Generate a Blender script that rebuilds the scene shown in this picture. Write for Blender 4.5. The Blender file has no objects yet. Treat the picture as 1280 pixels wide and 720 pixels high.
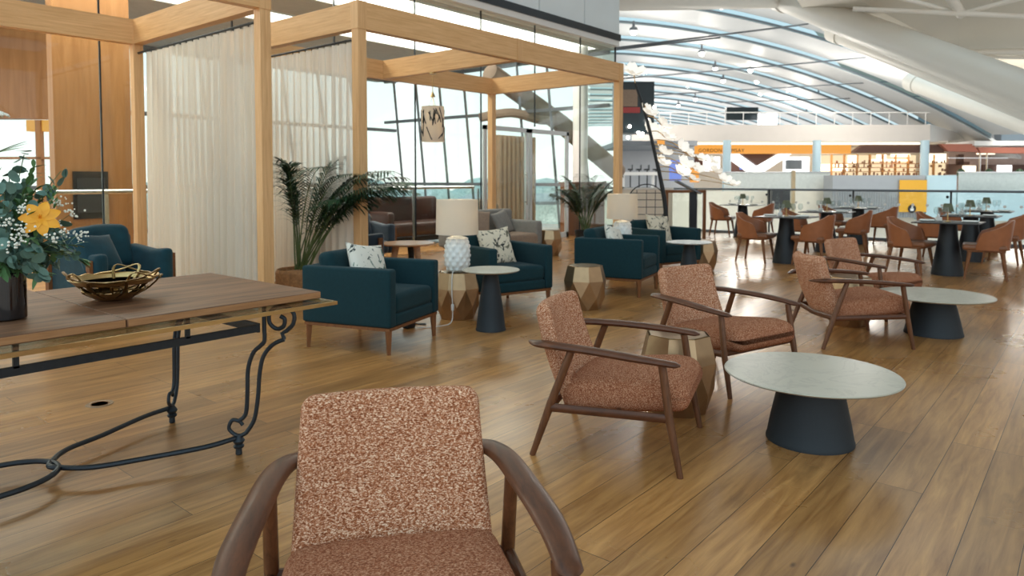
import bpy, bmesh, math, random
from math import sin, cos, pi, radians, atan2, sqrt
from mathutils import Vector, Matrix, Euler
random.seed(7)
SC = bpy.context.scene
COL = SC.collection
# ------------------------------------------------------------------ camera geometry
FPX = 885.0; YAW = radians(39.8); PITCH = radians(2.5); H = 1.35; CY = 360 - 97.4
FW = Vector((cos(YAW), sin(YAW), 0)); RT = Vector((sin(YAW), -cos(YAW), 0))

def CF(R, F, z=0.0):
    return Vector((FW.x*F + RT.x*R, FW.y*F + RT.y*R, z))

def W(u, v, F):
    """place seen at photo position (u, v) at forward distance F"""
    x = (u-640)/FPX; y = (CY-v)/FPX
    f = cos(PITCH) + sin(PITCH)*y; zz = -sin(PITCH) + cos(PITCH)*y
    t = F/f
    return CF(x*t, F, H + zz*t)

cam_d = bpy.data.cameras.new('camera'); cam = bpy.data.objects.new('camera', cam_d); COL.objects.link(cam)
cam.location = (0, 0, H)
cam.rotation_euler = (pi/2 - PITCH, 0, YAW - pi/2)
cam_d.sensor_width = 36; cam_d.lens = FPX/1280*36; cam_d.shift_y = -97.4/1280
cam_d.clip_end = 400; cam_d.clip_start = 0.05
cam_d.dof.use_dof = True; cam_d.dof.focus_distance = 2.7; cam_d.dof.aperture_fstop = 4.5
SC.camera = cam

# ------------------------------------------------------------------ materials
def srgb(r, g, b):
    def c(x):
        x /= 255.0
        return x/12.92 if x <= 0.04045 else ((x+0.055)/1.055)**2.4
    return (c(r), c(g), c(b), 1)

def newmat(name):
    m = bpy.data.materials.new(name); m.use_nodes = True
    return m, m.node_tree, m.node_tree.nodes['Principled BSDF']

def mat(name, col, rough=0.5, metal=0.0, var=0.08, scale=6.0, bump=0.0, bscale=80.0, coat=0.0, trans=0.0, stretch=None, spec=0.5, sheen=0.0):
    m, nt, b = newmat(name); N = nt.nodes; L = nt.links
    tc = N.new('ShaderNodeTexCoord'); mp = N.new('ShaderNodeMapping')
    L.new(tc.outputs['Object'], mp.inputs['Vector'])
    if stretch: mp.inputs['Scale'].default_value = stretch
    nz = N.new('ShaderNodeTexNoise'); nz.inputs['Scale'].default_value = scale; nz.inputs['Detail'].default_value = 4
    L.new(mp.outputs[0], nz.inputs['Vector'])
    mx = N.new('ShaderNodeMix'); mx.data_type = 'RGBA'
    mx.inputs[6].default_value = tuple(max(0, c*(1-var*2)) for c in col[:3]) + (1,)
    mx.inputs[7].default_value = tuple(min(1, c*(1+var*2)) for c in col[:3]) + (1,)
    L.new(nz.outputs['Fac'], mx.inputs[0]); L.new(mx.outputs[2], b.inputs['Base Color'])
    b.inputs['Roughness'].default_value = rough; b.inputs['Metallic'].default_value = metal
    b.inputs['Specular IOR Level'].default_value = spec
    if coat: b.inputs['Coat Weight'].default_value = coat; b.inputs['Coat Roughness'].default_value = 0.1
    if sheen: b.inputs['Sheen Weight'].default_value = sheen
    if trans: b.inputs['Transmission Weight'].default_value = trans
    if bump:
        n2 = N.new('ShaderNodeTexNoise'); n2.inputs['Scale'].default_value = bscale; n2.inputs['Detail'].default_value = 3
        L.new(mp.outputs[0], n2.inputs['Vector'])
        bp = N.new('ShaderNodeBump'); bp.inputs['Strength'].default_value = bump; bp.inputs['Distance'].default_value = 0.004
        L.new(n2.outputs['Fac'], bp.inputs['Height']); L.new(bp.outputs[0], b.inputs['Normal'])
    return m

def wood(name, c1, c2, rough=0.4, scale=3.0, stretch=(0.6, 8, 8), coat=0.0, bump=0.1):
    m, nt, b = newmat(name); N = nt.nodes; L = nt.links
    tc = N.new('ShaderNodeTexCoord'); mp = N.new('ShaderNodeMapping'); mp.inputs['Scale'].default_value = stretch
    L.new(tc.outputs['Object'], mp.inputs['Vector'])
    nz = N.new('ShaderNodeTexNoise'); nz.inputs['Scale'].default_value = scale; nz.inputs['Detail'].default_value = 8
    nz.inputs['Roughness'].default_value = 0.65; nz.inputs['Distortion'].default_value = 0.6
    L.new(mp.outputs[0], nz.inputs['Vector'])
    cr = N.new('ShaderNodeValToRGB'); cr.color_ramp.elements[0].position = 0.3; cr.color_ramp.elements[1].position = 0.72
    cr.color_ramp.elements[0].color = c1; cr.color_ramp.elements[1].color = c2
    L.new(nz.outputs['Fac'], cr.inputs[0]); L.new(cr.outputs[0], b.inputs['Base Color'])
    b.inputs['Roughness'].default_value = rough; b.inputs['Specular IOR Level'].default_value = 0.3
    if coat: b.inputs['Coat Weight'].default_value = coat*0.3
    bp = N.new('ShaderNodeBump'); bp.inputs['Strength'].default_value = bump; bp.inputs['Distance'].default_value = 0.002
    L.new(nz.outputs['Fac'], bp.inputs['Height']); L.new(bp.outputs[0], b.inputs['Normal'])
    return m

def emis(name, col, strength, base=0.03):
    m, nt, b = newmat(name)
    b.inputs['Base Color'].default_value = (base, base, base, 1)
    b.inputs['Emission Color'].default_value = col; b.inputs['Emission Strength'].default_value = strength
    return m

def glassm(name, tint=(0.93, 0.97, 0.95, 1), ior=1.5, rough=0.0):
    m = bpy.data.materials.new(name); m.use_nodes = True; nt = m.node_tree; N = nt.nodes; L = nt.links
    N.remove(N['Principled BSDF']); out = N['Material Output']
    t = N.new('ShaderNodeBsdfTransparent'); t.inputs[0].default_value = tint
    g = N.new('ShaderNodeBsdfGlossy'); g.inputs['Roughness'].default_value = rough
    lw = N.new('ShaderNodeLayerWeight'); lw.inputs[0].default_value = 0.5
    pw = N.new('ShaderNodeMath'); pw.operation = 'POWER'; pw.inputs[1].default_value = 4.0; L.new(lw.outputs['Facing'], pw.inputs[0])
    fr = N.new('ShaderNodeMath'); fr.operation = 'MULTIPLY_ADD'; fr.inputs[1].default_value = 0.7*(ior-1)/0.5; fr.inputs[2].default_value = 0.03; fr.use_clamp = True; L.new(pw.outputs[0], fr.inputs[0])
    mx = N.new('ShaderNodeMixShader'); L.new(fr.outputs[0], mx.inputs[0]); L.new(t.outputs[0], mx.inputs[1]); L.new(g.outputs[0], mx.inputs[2])
    L.new(mx.outputs[0], out.inputs[0])
    return m

def sheerm(name, col, dens):
    m = bpy.data.materials.new(name); m.use_nodes = True; nt = m.node_tree; N = nt.nodes; L = nt.links
    N.remove(N['Principled BSDF']); out = N['Material Output']
    t = N.new('ShaderNodeBsdfTransparent'); d = N.new('ShaderNodeBsdfDiffuse'); tr = N.new('ShaderNodeBsdfTranslucent')
    d.inputs[0].default_value = col; tr.inputs[0].default_value = col
    m1 = N.new('ShaderNodeMixShader'); m1.inputs[0].default_value = 0.5; L.new(d.outputs[0], m1.inputs[1]); L.new(tr.outputs[0], m1.inputs[2])
    tc = N.new('ShaderNodeTexCoord'); mp = N.new('ShaderNodeMapping'); mp.inputs['Scale'].default_value = (9, 9, 0.15)
    nz = N.new('ShaderNodeTexNoise'); nz.inputs['Scale'].default_value = 1.6; nz.inputs['Detail'].default_value = 3
    L.new(tc.outputs['Object'], mp.inputs[0]); L.new(mp.outputs[0], nz.inputs['Vector'])
    mr = N.new('ShaderNodeMapRange'); mr.inputs['From Min'].default_value = 0.3; mr.inputs['From Max'].default_value = 0.7
    mr.inputs['To Min'].default_value = dens-0.12; mr.inputs['To Max'].default_value = dens+0.12
    L.new(nz.outputs['Fac'], mr.inputs[0])
    m2 = N.new('ShaderNodeMixShader'); L.new(mr.outputs[0], m2.inputs[0]); L.new(t.outputs[0], m2.inputs[1]); L.new(m1.outputs[0], m2.inputs[2])
    L.new(m2.outputs[0], out.inputs[0])
    return m

def boucle(name, dark, mid, light, scale=120.0):
    m, nt, b = newmat(name); N = nt.nodes; L = nt.links
    tc = N.new('ShaderNodeTexCoord'); mp = N.new('ShaderNodeMapping'); mp.inputs['Scale'].default_value = (0.7, 1, 1.35)
    L.new(tc.outputs['Object'], mp.inputs['Vector'])
    nz = N.new('ShaderNodeTexNoise'); nz.inputs['Scale'].default_value = scale; nz.inputs['Detail'].default_value = 2; nz.inputs['Distortion'].default_value = 0.8
    L.new(mp.outputs[0], nz.inputs['Vector'])
    cr = N.new('ShaderNodeValToRGB'); e = cr.color_ramp.elements
    e[0].position = 0.36; e[0].color = dark; e[1].position = 0.66; e[1].color = light
    k = e.new(0.5); k.color = mid
    L.new(nz.outputs['Fac'], cr.inputs[0]); L.new(cr.outputs[0], b.inputs['Base Color'])
    b.inputs['Roughness'].default_value = 0.95; b.inputs['Sheen Weight'].default_value = 0.0
    b.inputs['Specular IOR Level'].default_value = 0.1
    bp = N.new('ShaderNodeBump'); bp.inputs['Strength'].default_value = 0.7; bp.inputs['Distance'].default_value = 0.004
    L.new(nz.outputs['Fac'], bp.inputs['Height']); L.new(bp.outputs[0], b.inputs['Normal'])
    return m

def printm(name, base, inks, scale=9.0, th=0.56):
    """cotton printed with scattered leaf and branch motifs"""
    m, nt, b = newmat(name); N = nt.nodes; L = nt.links
    tc = N.new('ShaderNodeTexCoord'); cur = None
    prev = None
    for i, ink in enumerate(inks):
        mp = N.new('ShaderNodeMapping'); mp.inputs['Location'].default_value = (i*3.1, i*1.7, i*2.2); mp.inputs['Scale'].default_value = (1, 1, 0.8)
        L.new(tc.outputs['Object'], mp.inputs[0])
        nz = N.new('ShaderNodeTexNoise'); nz.inputs['Scale'].default_value = scale*(1+0.35*i); nz.inputs['Detail'].default_value = 5; nz.inputs['Distortion'].default_value = 2.2
        nz.inputs['Roughness'].default_value = 0.6
        L.new(mp.outputs[0], nz.inputs['Vector'])
        cr = N.new('ShaderNodeValToRGB'); cr.color_ramp.elements[0].position = th; cr.color_ramp.elements[1].position = th+0.03
        L.new(nz.outputs['Fac'], cr.inputs[0])
        mx = N.new('ShaderNodeMix'); mx.data_type = 'RGBA'; mx.inputs[7].default_value = ink
        if prev is None: mx.inputs[6].default_value = base
        else: L.new(prev, mx.inputs[6])
        L.new(cr.outputs[0], mx.inputs[0]); prev = mx.outputs[2]
    L.new(prev, b.inputs['Base Color']); b.inputs['Roughness'].default_value = 0.9
    return m

def floorm():
    m, nt, b = newmat('oak_floor_boards'); N = nt.nodes; L = nt.links
    tc = N.new('ShaderNodeTexCoord')
    br = N.new('ShaderNodeTexBrick'); br.inputs['Scale'].default_value = 1.0
    br.inputs['Brick Width'].default_value = 2.1; br.inputs['Row Height'].default_value = 0.185
    br.inputs['Mortar Size'].default_value = 0.0016; br.inputs['Mortar Smooth'].default_value = 0.3
    br.inputs['Color1'].default_value = (0, 0, 0, 1); br.inputs['Color2'].default_value = (1, 1, 1, 1); br.inputs['Mortar'].default_value = (0.5, 0.5, 0.5, 1)
    br.offset = 0.37; br.offset_frequency = 3; br.squash = 1
    L.new(tc.outputs['Object'], br.inputs['Vector'])
    # grain
    add = N.new('ShaderNodeVectorMath'); add.operation = 'MULTIPLY_ADD'
    add.inputs[1].default_value = (13.0, 5.0, 7.0)
    L.new(br.outputs['Color'], add.inputs[0]); L.new(tc.outputs['Object'], add.inputs[2])
    mp = N.new('ShaderNodeMapping'); mp.inputs['Scale'].default_value = (0.9, 11, 1); L.new(add.outputs[0], mp.inputs[0])
    nz = N.new('ShaderNodeTexNoise'); nz.inputs['Scale'].default_value = 2.2; nz.inputs['Detail'].default_value = 8; nz.inputs['Roughness'].default_value = 0.62; nz.inputs['Distortion'].default_value = 0.5
    L.new(mp.outputs[0], nz.inputs['Vector'])
    cr = N.new('ShaderNodeValToRGB'); e = cr.color_ramp.elements
    e[0].position = 0.25; e[0].color = FLOOR_D; e[1].position = 0.8; e[1].color = FLOOR_L
    L.new(nz.outputs['Fac'], cr.inputs[0])
    # board to board tone
    hs = N.new('ShaderNodeHueSaturation'); mr = N.new('ShaderNodeMapRange'); mr.inputs['To Min'].default_value = 0.78; mr.inputs['To Max'].default_value = 1.18
    L.new(br.outputs['Color'], mr.inputs[0]); L.new(mr.outputs[0], hs.inputs['Value']); L.new(cr.outputs[0], hs.inputs['Color'])
    # knots and stains
    mp2 = N.new('ShaderNodeMapping'); mp2.inputs['Scale'].default_value = (1.2, 2.6, 1); L.new(add.outputs[0], mp2.inputs[0])
    n3 = N.new('ShaderNodeTexNoise'); n3.inputs['Scale'].default_value = 1.7; n3.inputs['Detail'].default_value = 5; L.new(mp2.outputs[0], n3.inputs['Vector'])
    c3 = N.new('ShaderNodeValToRGB'); c3.color_ramp.elements[0].position = 0.66; c3.color_ramp.elements[1].position = 0.78
    c3.color_ramp.elements[0].color = (0, 0, 0, 1); c3.color_ramp.elements[1].color = (0.6, 0.6, 0.6, 1)
    L.new(n3.outputs['Fac'], c3.inputs[0])
    vo = N.new('ShaderNodeTexVoronoi'); vo.inputs['Scale'].default_value = 1.6; L.new(mp2.outputs[0], vo.inputs['Vector'])
    vr = N.new('ShaderNodeValToRGB'); vr.color_ramp.elements[0].position = 0.012; vr.color_ramp.elements[0].color = (0.8, 0.8, 0.8, 1); vr.color_ramp.elements[1].position = 0.05; vr.color_ramp.elements[1].color = (0, 0, 0, 1)
    L.new(vo.outputs['Distance'], vr.inputs[0])
    ad = N.new('ShaderNodeMath'); ad.operation = 'MAXIMUM'; L.new(c3.outputs[0], ad.inputs[0]); L.new(vr.outputs[0], ad.inputs[1])
    mk = N.new('ShaderNodeMix'); mk.data_type = 'RGBA'; mk.inputs[7].default_value = srgb(84, 52, 24)
    L.new(ad.outputs[0], mk.inputs[0]); L.new(hs.outputs[0], mk.inputs[6])
    # joints
    mj = N.new('ShaderNodeMix'); mj.data_type = 'RGBA'; mj.inputs[7].default_value = srgb(60, 38, 18)
    L.new(br.outputs['Fac'], mj.inputs[0]); L.new(mk.outputs[2], mj.inputs[6]); L.new(mj.outputs[2], b.inputs['Base Color'])
    n4 = N.new('ShaderNodeTexNoise'); n4.inputs['Scale'].default_value = 1.3; n4.inputs['Detail'].default_value = 5; L.new(tc.outputs['Object'], n4.inputs['Vector'])
    r4 = N.new('ShaderNodeMapRange'); r4.inputs['To Min'].default_value = 0.2; r4.inputs['To Max'].default_value = 0.38; L.new(n4.outputs['Fac'], r4.inputs[0])
    L.new(r4.outputs[0], b.inputs['Roughness'])
    b.inputs['Specular IOR Level'].default_value = 0.5
    b.inputs['Coat Weight'].default_value = 0.12; b.inputs['Coat Roughness'].default_value = 0.12
    bp = N.new('ShaderNodeBump'); bp.inputs['Strength'].default_value = 0.25; bp.inputs['Distance'].default_value = 0.003; bp.invert = True
    L.new(br.outputs['Fac'], bp.inputs['Height'])
    bp2 = N.new('ShaderNodeBump'); bp2.inputs['Strength'].default_value = 0.03; bp2.inputs['Distance'].default_value = 0.003
    L.new(nz.outputs['Fac'], bp2.inputs['Height']); L.new(bp.outputs[0], bp2.inputs['Normal'])
    L.new(bp2.outputs[0], b.inputs['Normal'])
    return m
FLOOR_D = srgb(134, 86, 43); FLOOR_L = srgb(208, 153, 92)

def marblem(name, base, vein):
    m, nt, b = newmat(name); N = nt.nodes; L = nt.links
    tc = N.new('ShaderNodeTexCoord'); nz = N.new('ShaderNodeTexNoise'); nz.inputs['Scale'].default_value = 3.2; nz.inputs['Detail'].default_value = 9; nz.inputs['Distortion'].default_value = 1.6
    nz.inputs['Roughness'].default_value = 0.6
    L.new(tc.outputs['Object'], nz.inputs['Vector'])
    cr = N.new('ShaderNodeValToRGB'); e = cr.color_ramp.elements
    e[0].position = 0.3; e[0].color = base; e[1].position = 0.75; e[1].color = tuple(c*0.8 for c in base[:3])+(1,)
    k = e.new(0.5); k.color = vein; k2 = e.new(0.53); k2.color = base; k3 = e.new(0.47); k3.color = base
    L.new(nz.outputs['Fac'], cr.inputs[0]); L.new(cr.outputs[0], b.inputs['Base Color']); b.inputs['Roughness'].default_value = 0.32
    return m

M = {}
M['floor'] = floorm()
M['beam'] = wood('pale_oak_beam', srgb(204, 154, 100), srgb(234, 190, 138), 0.45, 4.0, (0.5, 14, 14))
M['beam_y'] = wood('pale_oak_beam_across', srgb(198, 146, 92), srgb(230, 184, 130), 0.45, 4.0, (14, 0.5, 14))
M['post'] = wood('pale_oak_post', srgb(204, 154, 102), srgb(234, 190, 138), 0.45, 4.0, (14, 14, 0.5))
M['walnut'] = wood('walnut', srgb(66, 38, 24), srgb(108, 64, 40), 0.38, 6.0, (7, 1.2, 7), coat=0.15)
M['walnut_leg'] = wood('walnut_leg', srgb(82, 50, 31), srgb(122, 78, 50), 0.38, 6.0, (9, 9, 1.2), coat=0.15)
M['teakleg'] = wood('teak_leg', srgb(104, 64, 36), srgb(142, 92, 56), 0.42, 6.0, (9, 9, 1.2))
M['boards'] = wood('walnut_table_boards', srgb(72, 46, 32), srgb(158, 112, 80), 0.45, 2.2, (0.7, 8, 8))
M['boardedge'] = wood('board_edge', srgb(150, 104, 66), srgb(178, 130, 88), 0.5, 4.0, (1.1, 13, 13))
M['woodwall'] = wood('timber_panel', srgb(150, 102, 60), srgb(178, 128, 82), 0.4, 2.0, (5, 5, 0.4))
M['darkwood'] = wood('brown_timber', srgb(112, 68, 36), srgb(140, 90, 50), 0.45, 2.0, (5, 5, 0.4))
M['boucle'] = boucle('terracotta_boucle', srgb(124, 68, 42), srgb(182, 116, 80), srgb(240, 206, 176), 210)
M['boucle_shaded'] = boucle('terracotta_boucle_shaded', srgb(118, 66, 44), srgb(160, 98, 68), srgb(206, 158, 126), 210)  # same cloth as the back, the seat's shade put into darker colours
M['teal'] = mat('teal_wool', srgb(22, 52, 58), 0.9, 0, 0.12, 40, 0.5, 500, sheen=0.05, spec=0.2)
M['teal_velvet'] = mat('teal_velvet', srgb(18, 58, 68), 0.7, 0, 0.25, 9, 0.2, 40, sheen=0.15, spec=0.2)
M['navy_velvet'] = mat('navy_velvet', srgb(44, 58, 70), 0.7, 0, 0.25, 6, 0.2, 40, sheen=0.4, spec=0.2)
M['grey_fabric'] = mat('grey_upholstery', srgb(132, 128, 122), 0.9, 0, 0.1, 20, 0.3, 300)
M['taupe_fabric'] = mat('taupe_upholstery', srgb(150, 128, 110), 0.9, 0, 0.1, 20, 0.3, 300)
M['copper_fabric'] = mat('peach_cushion_cloth', srgb(190, 152, 122), 0.8, 0, 0.1, 20)
M['leather'] = mat('tan_leather', srgb(158, 97, 60), 0.42, 0, 0.1, 10, 0.15, 120)
M['leather_seat'] = mat('tan_leather_seat', srgb(128, 80, 50), 0.42, 0, 0.1, 10, 0.15, 120)
M['brownleather'] = mat('dark_brown_leather', srgb(62, 34, 26), 0.4, 0, 0.2, 6)
M['iron'] = mat('wrought_iron', srgb(54, 60, 66), 0.45, 0.6, 0.1, 30, 0.2, 60)
M['blackmetal'] = mat('black_metal', srgb(30, 33, 36), 0.42, 0.3, 0.1, 20)
M['cone'] = mat('charcoal_cone', srgb(28, 36, 42), 0.6, 0.0, 0.08, 10, 0.15, 100)
M['conedark'] = mat('black_table_cone', srgb(24, 28, 32), 0.5, 0.1, 0.08, 10)
M['darktop'] = mat('dark_table_top', srgb(36, 34, 34), 0.38, 0, 0.1, 10)
M['brass'] = mat('brass', srgb(196, 164, 110), 0.28, 0.95, 0.1, 12, 0.15, 60)
M['brassdark'] = mat('aged_brass', srgb(120, 92, 52), 0.35, 0.95, 0.2, 12, 0.15, 60)
M['bronze'] = mat('champagne_bronze', srgb(176, 146, 112), 0.33, 0.9, 0.08, 14, 0.1, 60)
M['marble'] = marblem('grey_marble', srgb(176, 168, 150), srgb(162, 154, 138))
M['marble_white'] = marblem('pale_marble', srgb(214, 214, 210), srgb(182, 182, 180))
M['tabletop_wood'] = wood('light_round_top', srgb(176, 132, 96), srgb(206, 164, 128), 0.25, 3, (1, 6, 6))
M['ceramic'] = mat('white_ceramic', srgb(232, 234, 230), 0.25, 0, 0.02, 10)
M['shade'] = None
M['vase'] = mat('black_gloss_glass', srgb(14, 14, 18), 0.08, 0, 0.1, 10, coat=0.6)
M['doorframe'] = mat('satin_door_frame', srgb(206, 208, 208), 0.35, 0.35, 0.03, 3)
M['chrome'] = mat('brushed_steel', srgb(196, 196, 196), 0.25, 0.95, 0.05, 30)
M['white'] = mat('white_paint', srgb(226, 224, 220), 0.5, 0, 0.02, 3)
M['offwhite'] = mat('warm_white_paint', srgb(232, 222, 206), 0.6, 0, 0.03, 3)
M['grey'] = mat('grey_panel', srgb(158, 160, 162), 0.5, 0, 0.03, 3)
M['bulk'] = mat('grey_glass_panel', srgb(224, 232, 234), 0.4, 0.0, 0.04, 1)
M['darkstrip'] = mat('dark_steel_edge', srgb(58, 60, 62), 0.4, 0.5, 0.05, 4)
M['glass'] = glassm('clear_glass')
M['glass2'] = glassm('clear_rail_glass', (0.965, 0.985, 0.975, 1), 1.45)
M['tglass'] = glassm('table_glass', (0.80, 0.86, 0.84, 1), 1.5)
M['sheer'] = sheerm('sheer_curtain', srgb(238, 230, 216), 0.84)
M['sheer2'] = sheerm('sheer_curtain_light', srgb(246, 238, 226), 0.74)
M['palm'] = mat('palm_leaf', srgb(38, 66, 38), 0.4, 0, 0.35, 6)
M['palmstem'] = mat('palm_stem', srgb(78, 96, 50), 0.5, 0, 0.2, 6)
M['euc'] = mat('eucalyptus_leaf', srgb(92, 124, 112), 0.6, 0, 0.25, 14)
M['leaf2'] = mat('green_leaf', srgb(84, 122, 72), 0.55, 0, 0.25, 14)
M['orange'] = mat('orange_petal', srgb(246, 164, 30), 0.5, 0, 0.12, 20)
M['whitepetal'] = mat('white_petal', srgb(240, 238, 224), 0.6, 0, 0.03, 20)
M['basket'] = mat('woven_basket', srgb(156, 110, 68), 0.7, 0, 0.4, 30, 1.0, 60)
M['soil'] = mat('soil', srgb(60, 42, 30), 0.95, 0, 0.3, 30)
M['print_green'] = printm('leaf_print_cotton', srgb(226, 220, 206), [srgb(84, 110, 98), srgb(46, 58, 58)], 6, 0.58)
M['print_dark'] = printm('palm_print_cotton', srgb(222, 208, 184), [srgb(110, 104, 84), srgb(46, 46, 44)], 6.5, 0.57)
M['yellow'] = mat('yellow_panel', srgb(230, 168, 44), 0.5, 0, 0.02, 3)
M['ltblue'] = mat('pale_blue_panel', srgb(190, 212, 216), 0.4, 0, 0.02, 3)
M['colblue'] = mat('pale_column', srgb(172, 194, 202), 0.35, 0.1, 0.02, 3)
M['oakchair'] = M['teakleg']
M['salmon'] = mat('salmon_awning', srgb(176, 108, 88), 0.7, 0, 0.05, 3)
M['browncan'] = mat('brown_canopy', srgb(92, 62, 50), 0.6, 0, 0.05, 3)
M['olive'] = mat('olive_shade', srgb(104, 108, 84), 0.8, 0, 0.1, 20)
M['napkin'] = mat('white_linen', srgb(226, 224, 218), 0.8, 0, 0.03, 20)
M['wineglass'] = glassm('wine_glass', (0.93, 0.95, 0.95, 1), 1.9)
M['fireplace'] = mat('black_stone', srgb(24, 22, 22), 0.25, 0, 0.2, 6)
M['slat'] = wood('pale_slat', srgb(150, 122, 98), srgb(176, 148, 122), 0.5, 2, (8, 8, 0.5))
M['roof'] = mat('roof_panel', srgb(206, 208, 208), 0.5, 0, 0.03, 0.4)
M['roofwarm'] = mat('warm_roof_panel', srgb(206, 196, 178), 0.55, 0, 0.04, 0.4)
M['rooftube'] = mat('white_roof_tube', srgb(234, 228, 216), 0.4, 0, 0.03, 0.4)
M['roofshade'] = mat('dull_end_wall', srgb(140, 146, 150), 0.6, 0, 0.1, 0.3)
M['rib'] = mat('grey_roof_rib', srgb(110, 116, 122), 0.5, 0.2, 0.05, 2)
M['lampglow'] = emis('lamp_glow', (1, 0.95, 0.86, 1), 14)
M['cove'] = emis('cove_light', (1, 0.95, 0.87, 1), 4.0)
M['screenw'] = emis('lit_screen', (1, 1, 1, 1), 2.2)
M['shopglow'] = emis('shop_light_panel', (1, 0.86, 0.62, 1), 2.2)
M['shoplit'] = emis('shop_back_light', (1, 0.78, 0.48, 1), 1.0)
M['signor'] = emis('lit_orange_sign', srgb(240, 158, 44), 1.0)
M['letters'] = mat('brown_letters', srgb(84, 40, 8), 0.5, 0, 0.02, 3)
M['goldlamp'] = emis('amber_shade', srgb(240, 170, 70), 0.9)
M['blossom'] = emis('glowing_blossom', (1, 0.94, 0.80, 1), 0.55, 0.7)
M['bulb'] = emis('warm_bulb', (1, 0.85, 0.62, 1), 45)
M['darkteal'] = mat('dark_board', srgb(22, 40, 46), 0.3, 0, 0.1, 3)
M['red'] = mat('red_band', srgb(170, 64, 62), 0.5, 0, 0.05, 3)
M['blue'] = emis('blue_lit_panel', srgb(120, 150, 240), 0.8)
M['tree'] = mat('hazed_tree', srgb(186, 198, 194), 0.8, 0, 0.3, 3)  # distance haze put into the pale leaf colour
def shadem():
    m = bpy.data.materials.new('linen_shade'); m.use_nodes = True; nt = m.node_tree; N = nt.nodes; L = nt.links
    b = N['Principled BSDF']; out = N['Material Output']
    b.inputs['Base Color'].default_value = srgb(226, 218, 204); b.inputs['Roughness'].default_value = 0.9
    tc = N.new('ShaderNodeTexCoord'); mp = N.new('ShaderNodeMapping'); mp.inputs['Scale'].default_value = (1, 1, 12); L.new(tc.outputs['Object'], mp.inputs[0])
    nz = N.new('ShaderNodeTexNoise'); nz.inputs['Scale'].default_value = 60; L.new(mp.outputs[0], nz.inputs['Vector'])
    bp = N.new('ShaderNodeBump'); bp.inputs['Strength'].default_value = 0.2; bp.inputs['Distance'].default_value = 0.002; L.new(nz.outputs['Fac'], bp.inputs['Height']); L.new(bp.outputs[0], b.inputs['Normal'])
    tr = N.new('ShaderNodeBsdfTranslucent'); tr.inputs[0].default_value = srgb(240, 226, 204)
    mx = N.new('ShaderNodeMixShader'); mx.inputs[0].default_value = 0.35; L.new(b.outputs[0], mx.inputs[1]); L.new(tr.outputs[0], mx.inputs[2]); L.new(mx.outputs[0], out.inputs[0])
    return m
M['shade'] = shadem()

# ------------------------------------------------------------------ mesh helpers
def BM(): return bmesh.new()

def add(bm, verts, faces, xf=None):
    vs = [bm.verts.new(xf @ Vector(v) if xf is not None else v) for v in verts]
    for f in faces:
        try: bm.faces.new([vs[i] for i in f])
        except ValueError: pass
    return vs

def box(bm, c, s, rz=0.0, xf=None):
    x, y, z = s[0]/2, s[1]/2, s[2]/2
    m = Matrix.Translation(c) @ Matrix.Rotation(rz, 4, 'Z')
    if xf is not None: m = m @ xf
    v = [(sx*x, sy*y, sz*z) for sx in (-1, 1) for sy in (-1, 1) for sz in (-1, 1)]
    f = [(0, 1, 3, 2), (4, 6, 7, 5), (0, 4, 5, 1), (2, 3, 7, 6), (0, 2, 6, 4), (1, 5, 7, 3)]
    add(bm, v, f, m)
    return bm

def rbox(bm, c, s, r, xf=None, nr=3, ni=5, fn=None):
    """box with rounded edges, fn(x, y, z) bends it"""
    def samp(h):
        a = [-h + r*(1-cos(pi/2*i/nr)) for i in range(nr)]
        b = [(-h+r) + (2*h-2*r)*i/ni for i in range(ni+1)]
        c_ = [h - r*(1-cos(pi/2*i/nr)) for i in range(nr)][::-1]
        return a+b+c_
    hx, hy, hz = s[0]/2, s[1]/2, s[2]/2
    r = min(r, hx*0.98, hy*0.98, hz*0.98)
    S = (samp(hx), samp(hy), samp(hz)); Hh = (hx, hy, hz)
    cache = {}
    def pt(p):
        q = [max(-(Hh[i]-r), min(Hh[i]-r, p[i])) for i in range(3)]
        d = Vector((p[0]-q[0], p[1]-q[1], p[2]-q[2]))
        if d.length > 1e-9: d = d.normalized()*r
        v = Vector(q)+d
        if fn: v = Vector(fn(v.x, v.y, v.z))
        v = v + Vector(c)
        if xf is not None: v = xf @ v
        return v
    def vert(p):
        k = (round(p[0], 6), round(p[1], 6), round(p[2], 6))
        if k not in cache: cache[k] = bm.verts.new(pt(p))
        return cache[k]
    for ax in range(3):
        o1, o2 = (ax+1) % 3, (ax+2) % 3
        for sg in (-1, 1):
            A, B = S[o1], S[o2]
            for i in range(len(A)-1):
                for j in range(len(B)-1):
                    q = []
                    for (ii, jj) in ((i, j), (i+1, j), (i+1, j+1), (i, j+1)):
                        p = [0, 0, 0]; p[ax] = sg*Hh[ax]; p[o1] = A[ii]; p[o2] = B[jj]; q.append(vert(p))
                    if sg < 0: q.reverse()
                    try: bm.faces.new(q)
                    except ValueError: pass
    return bm

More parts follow.
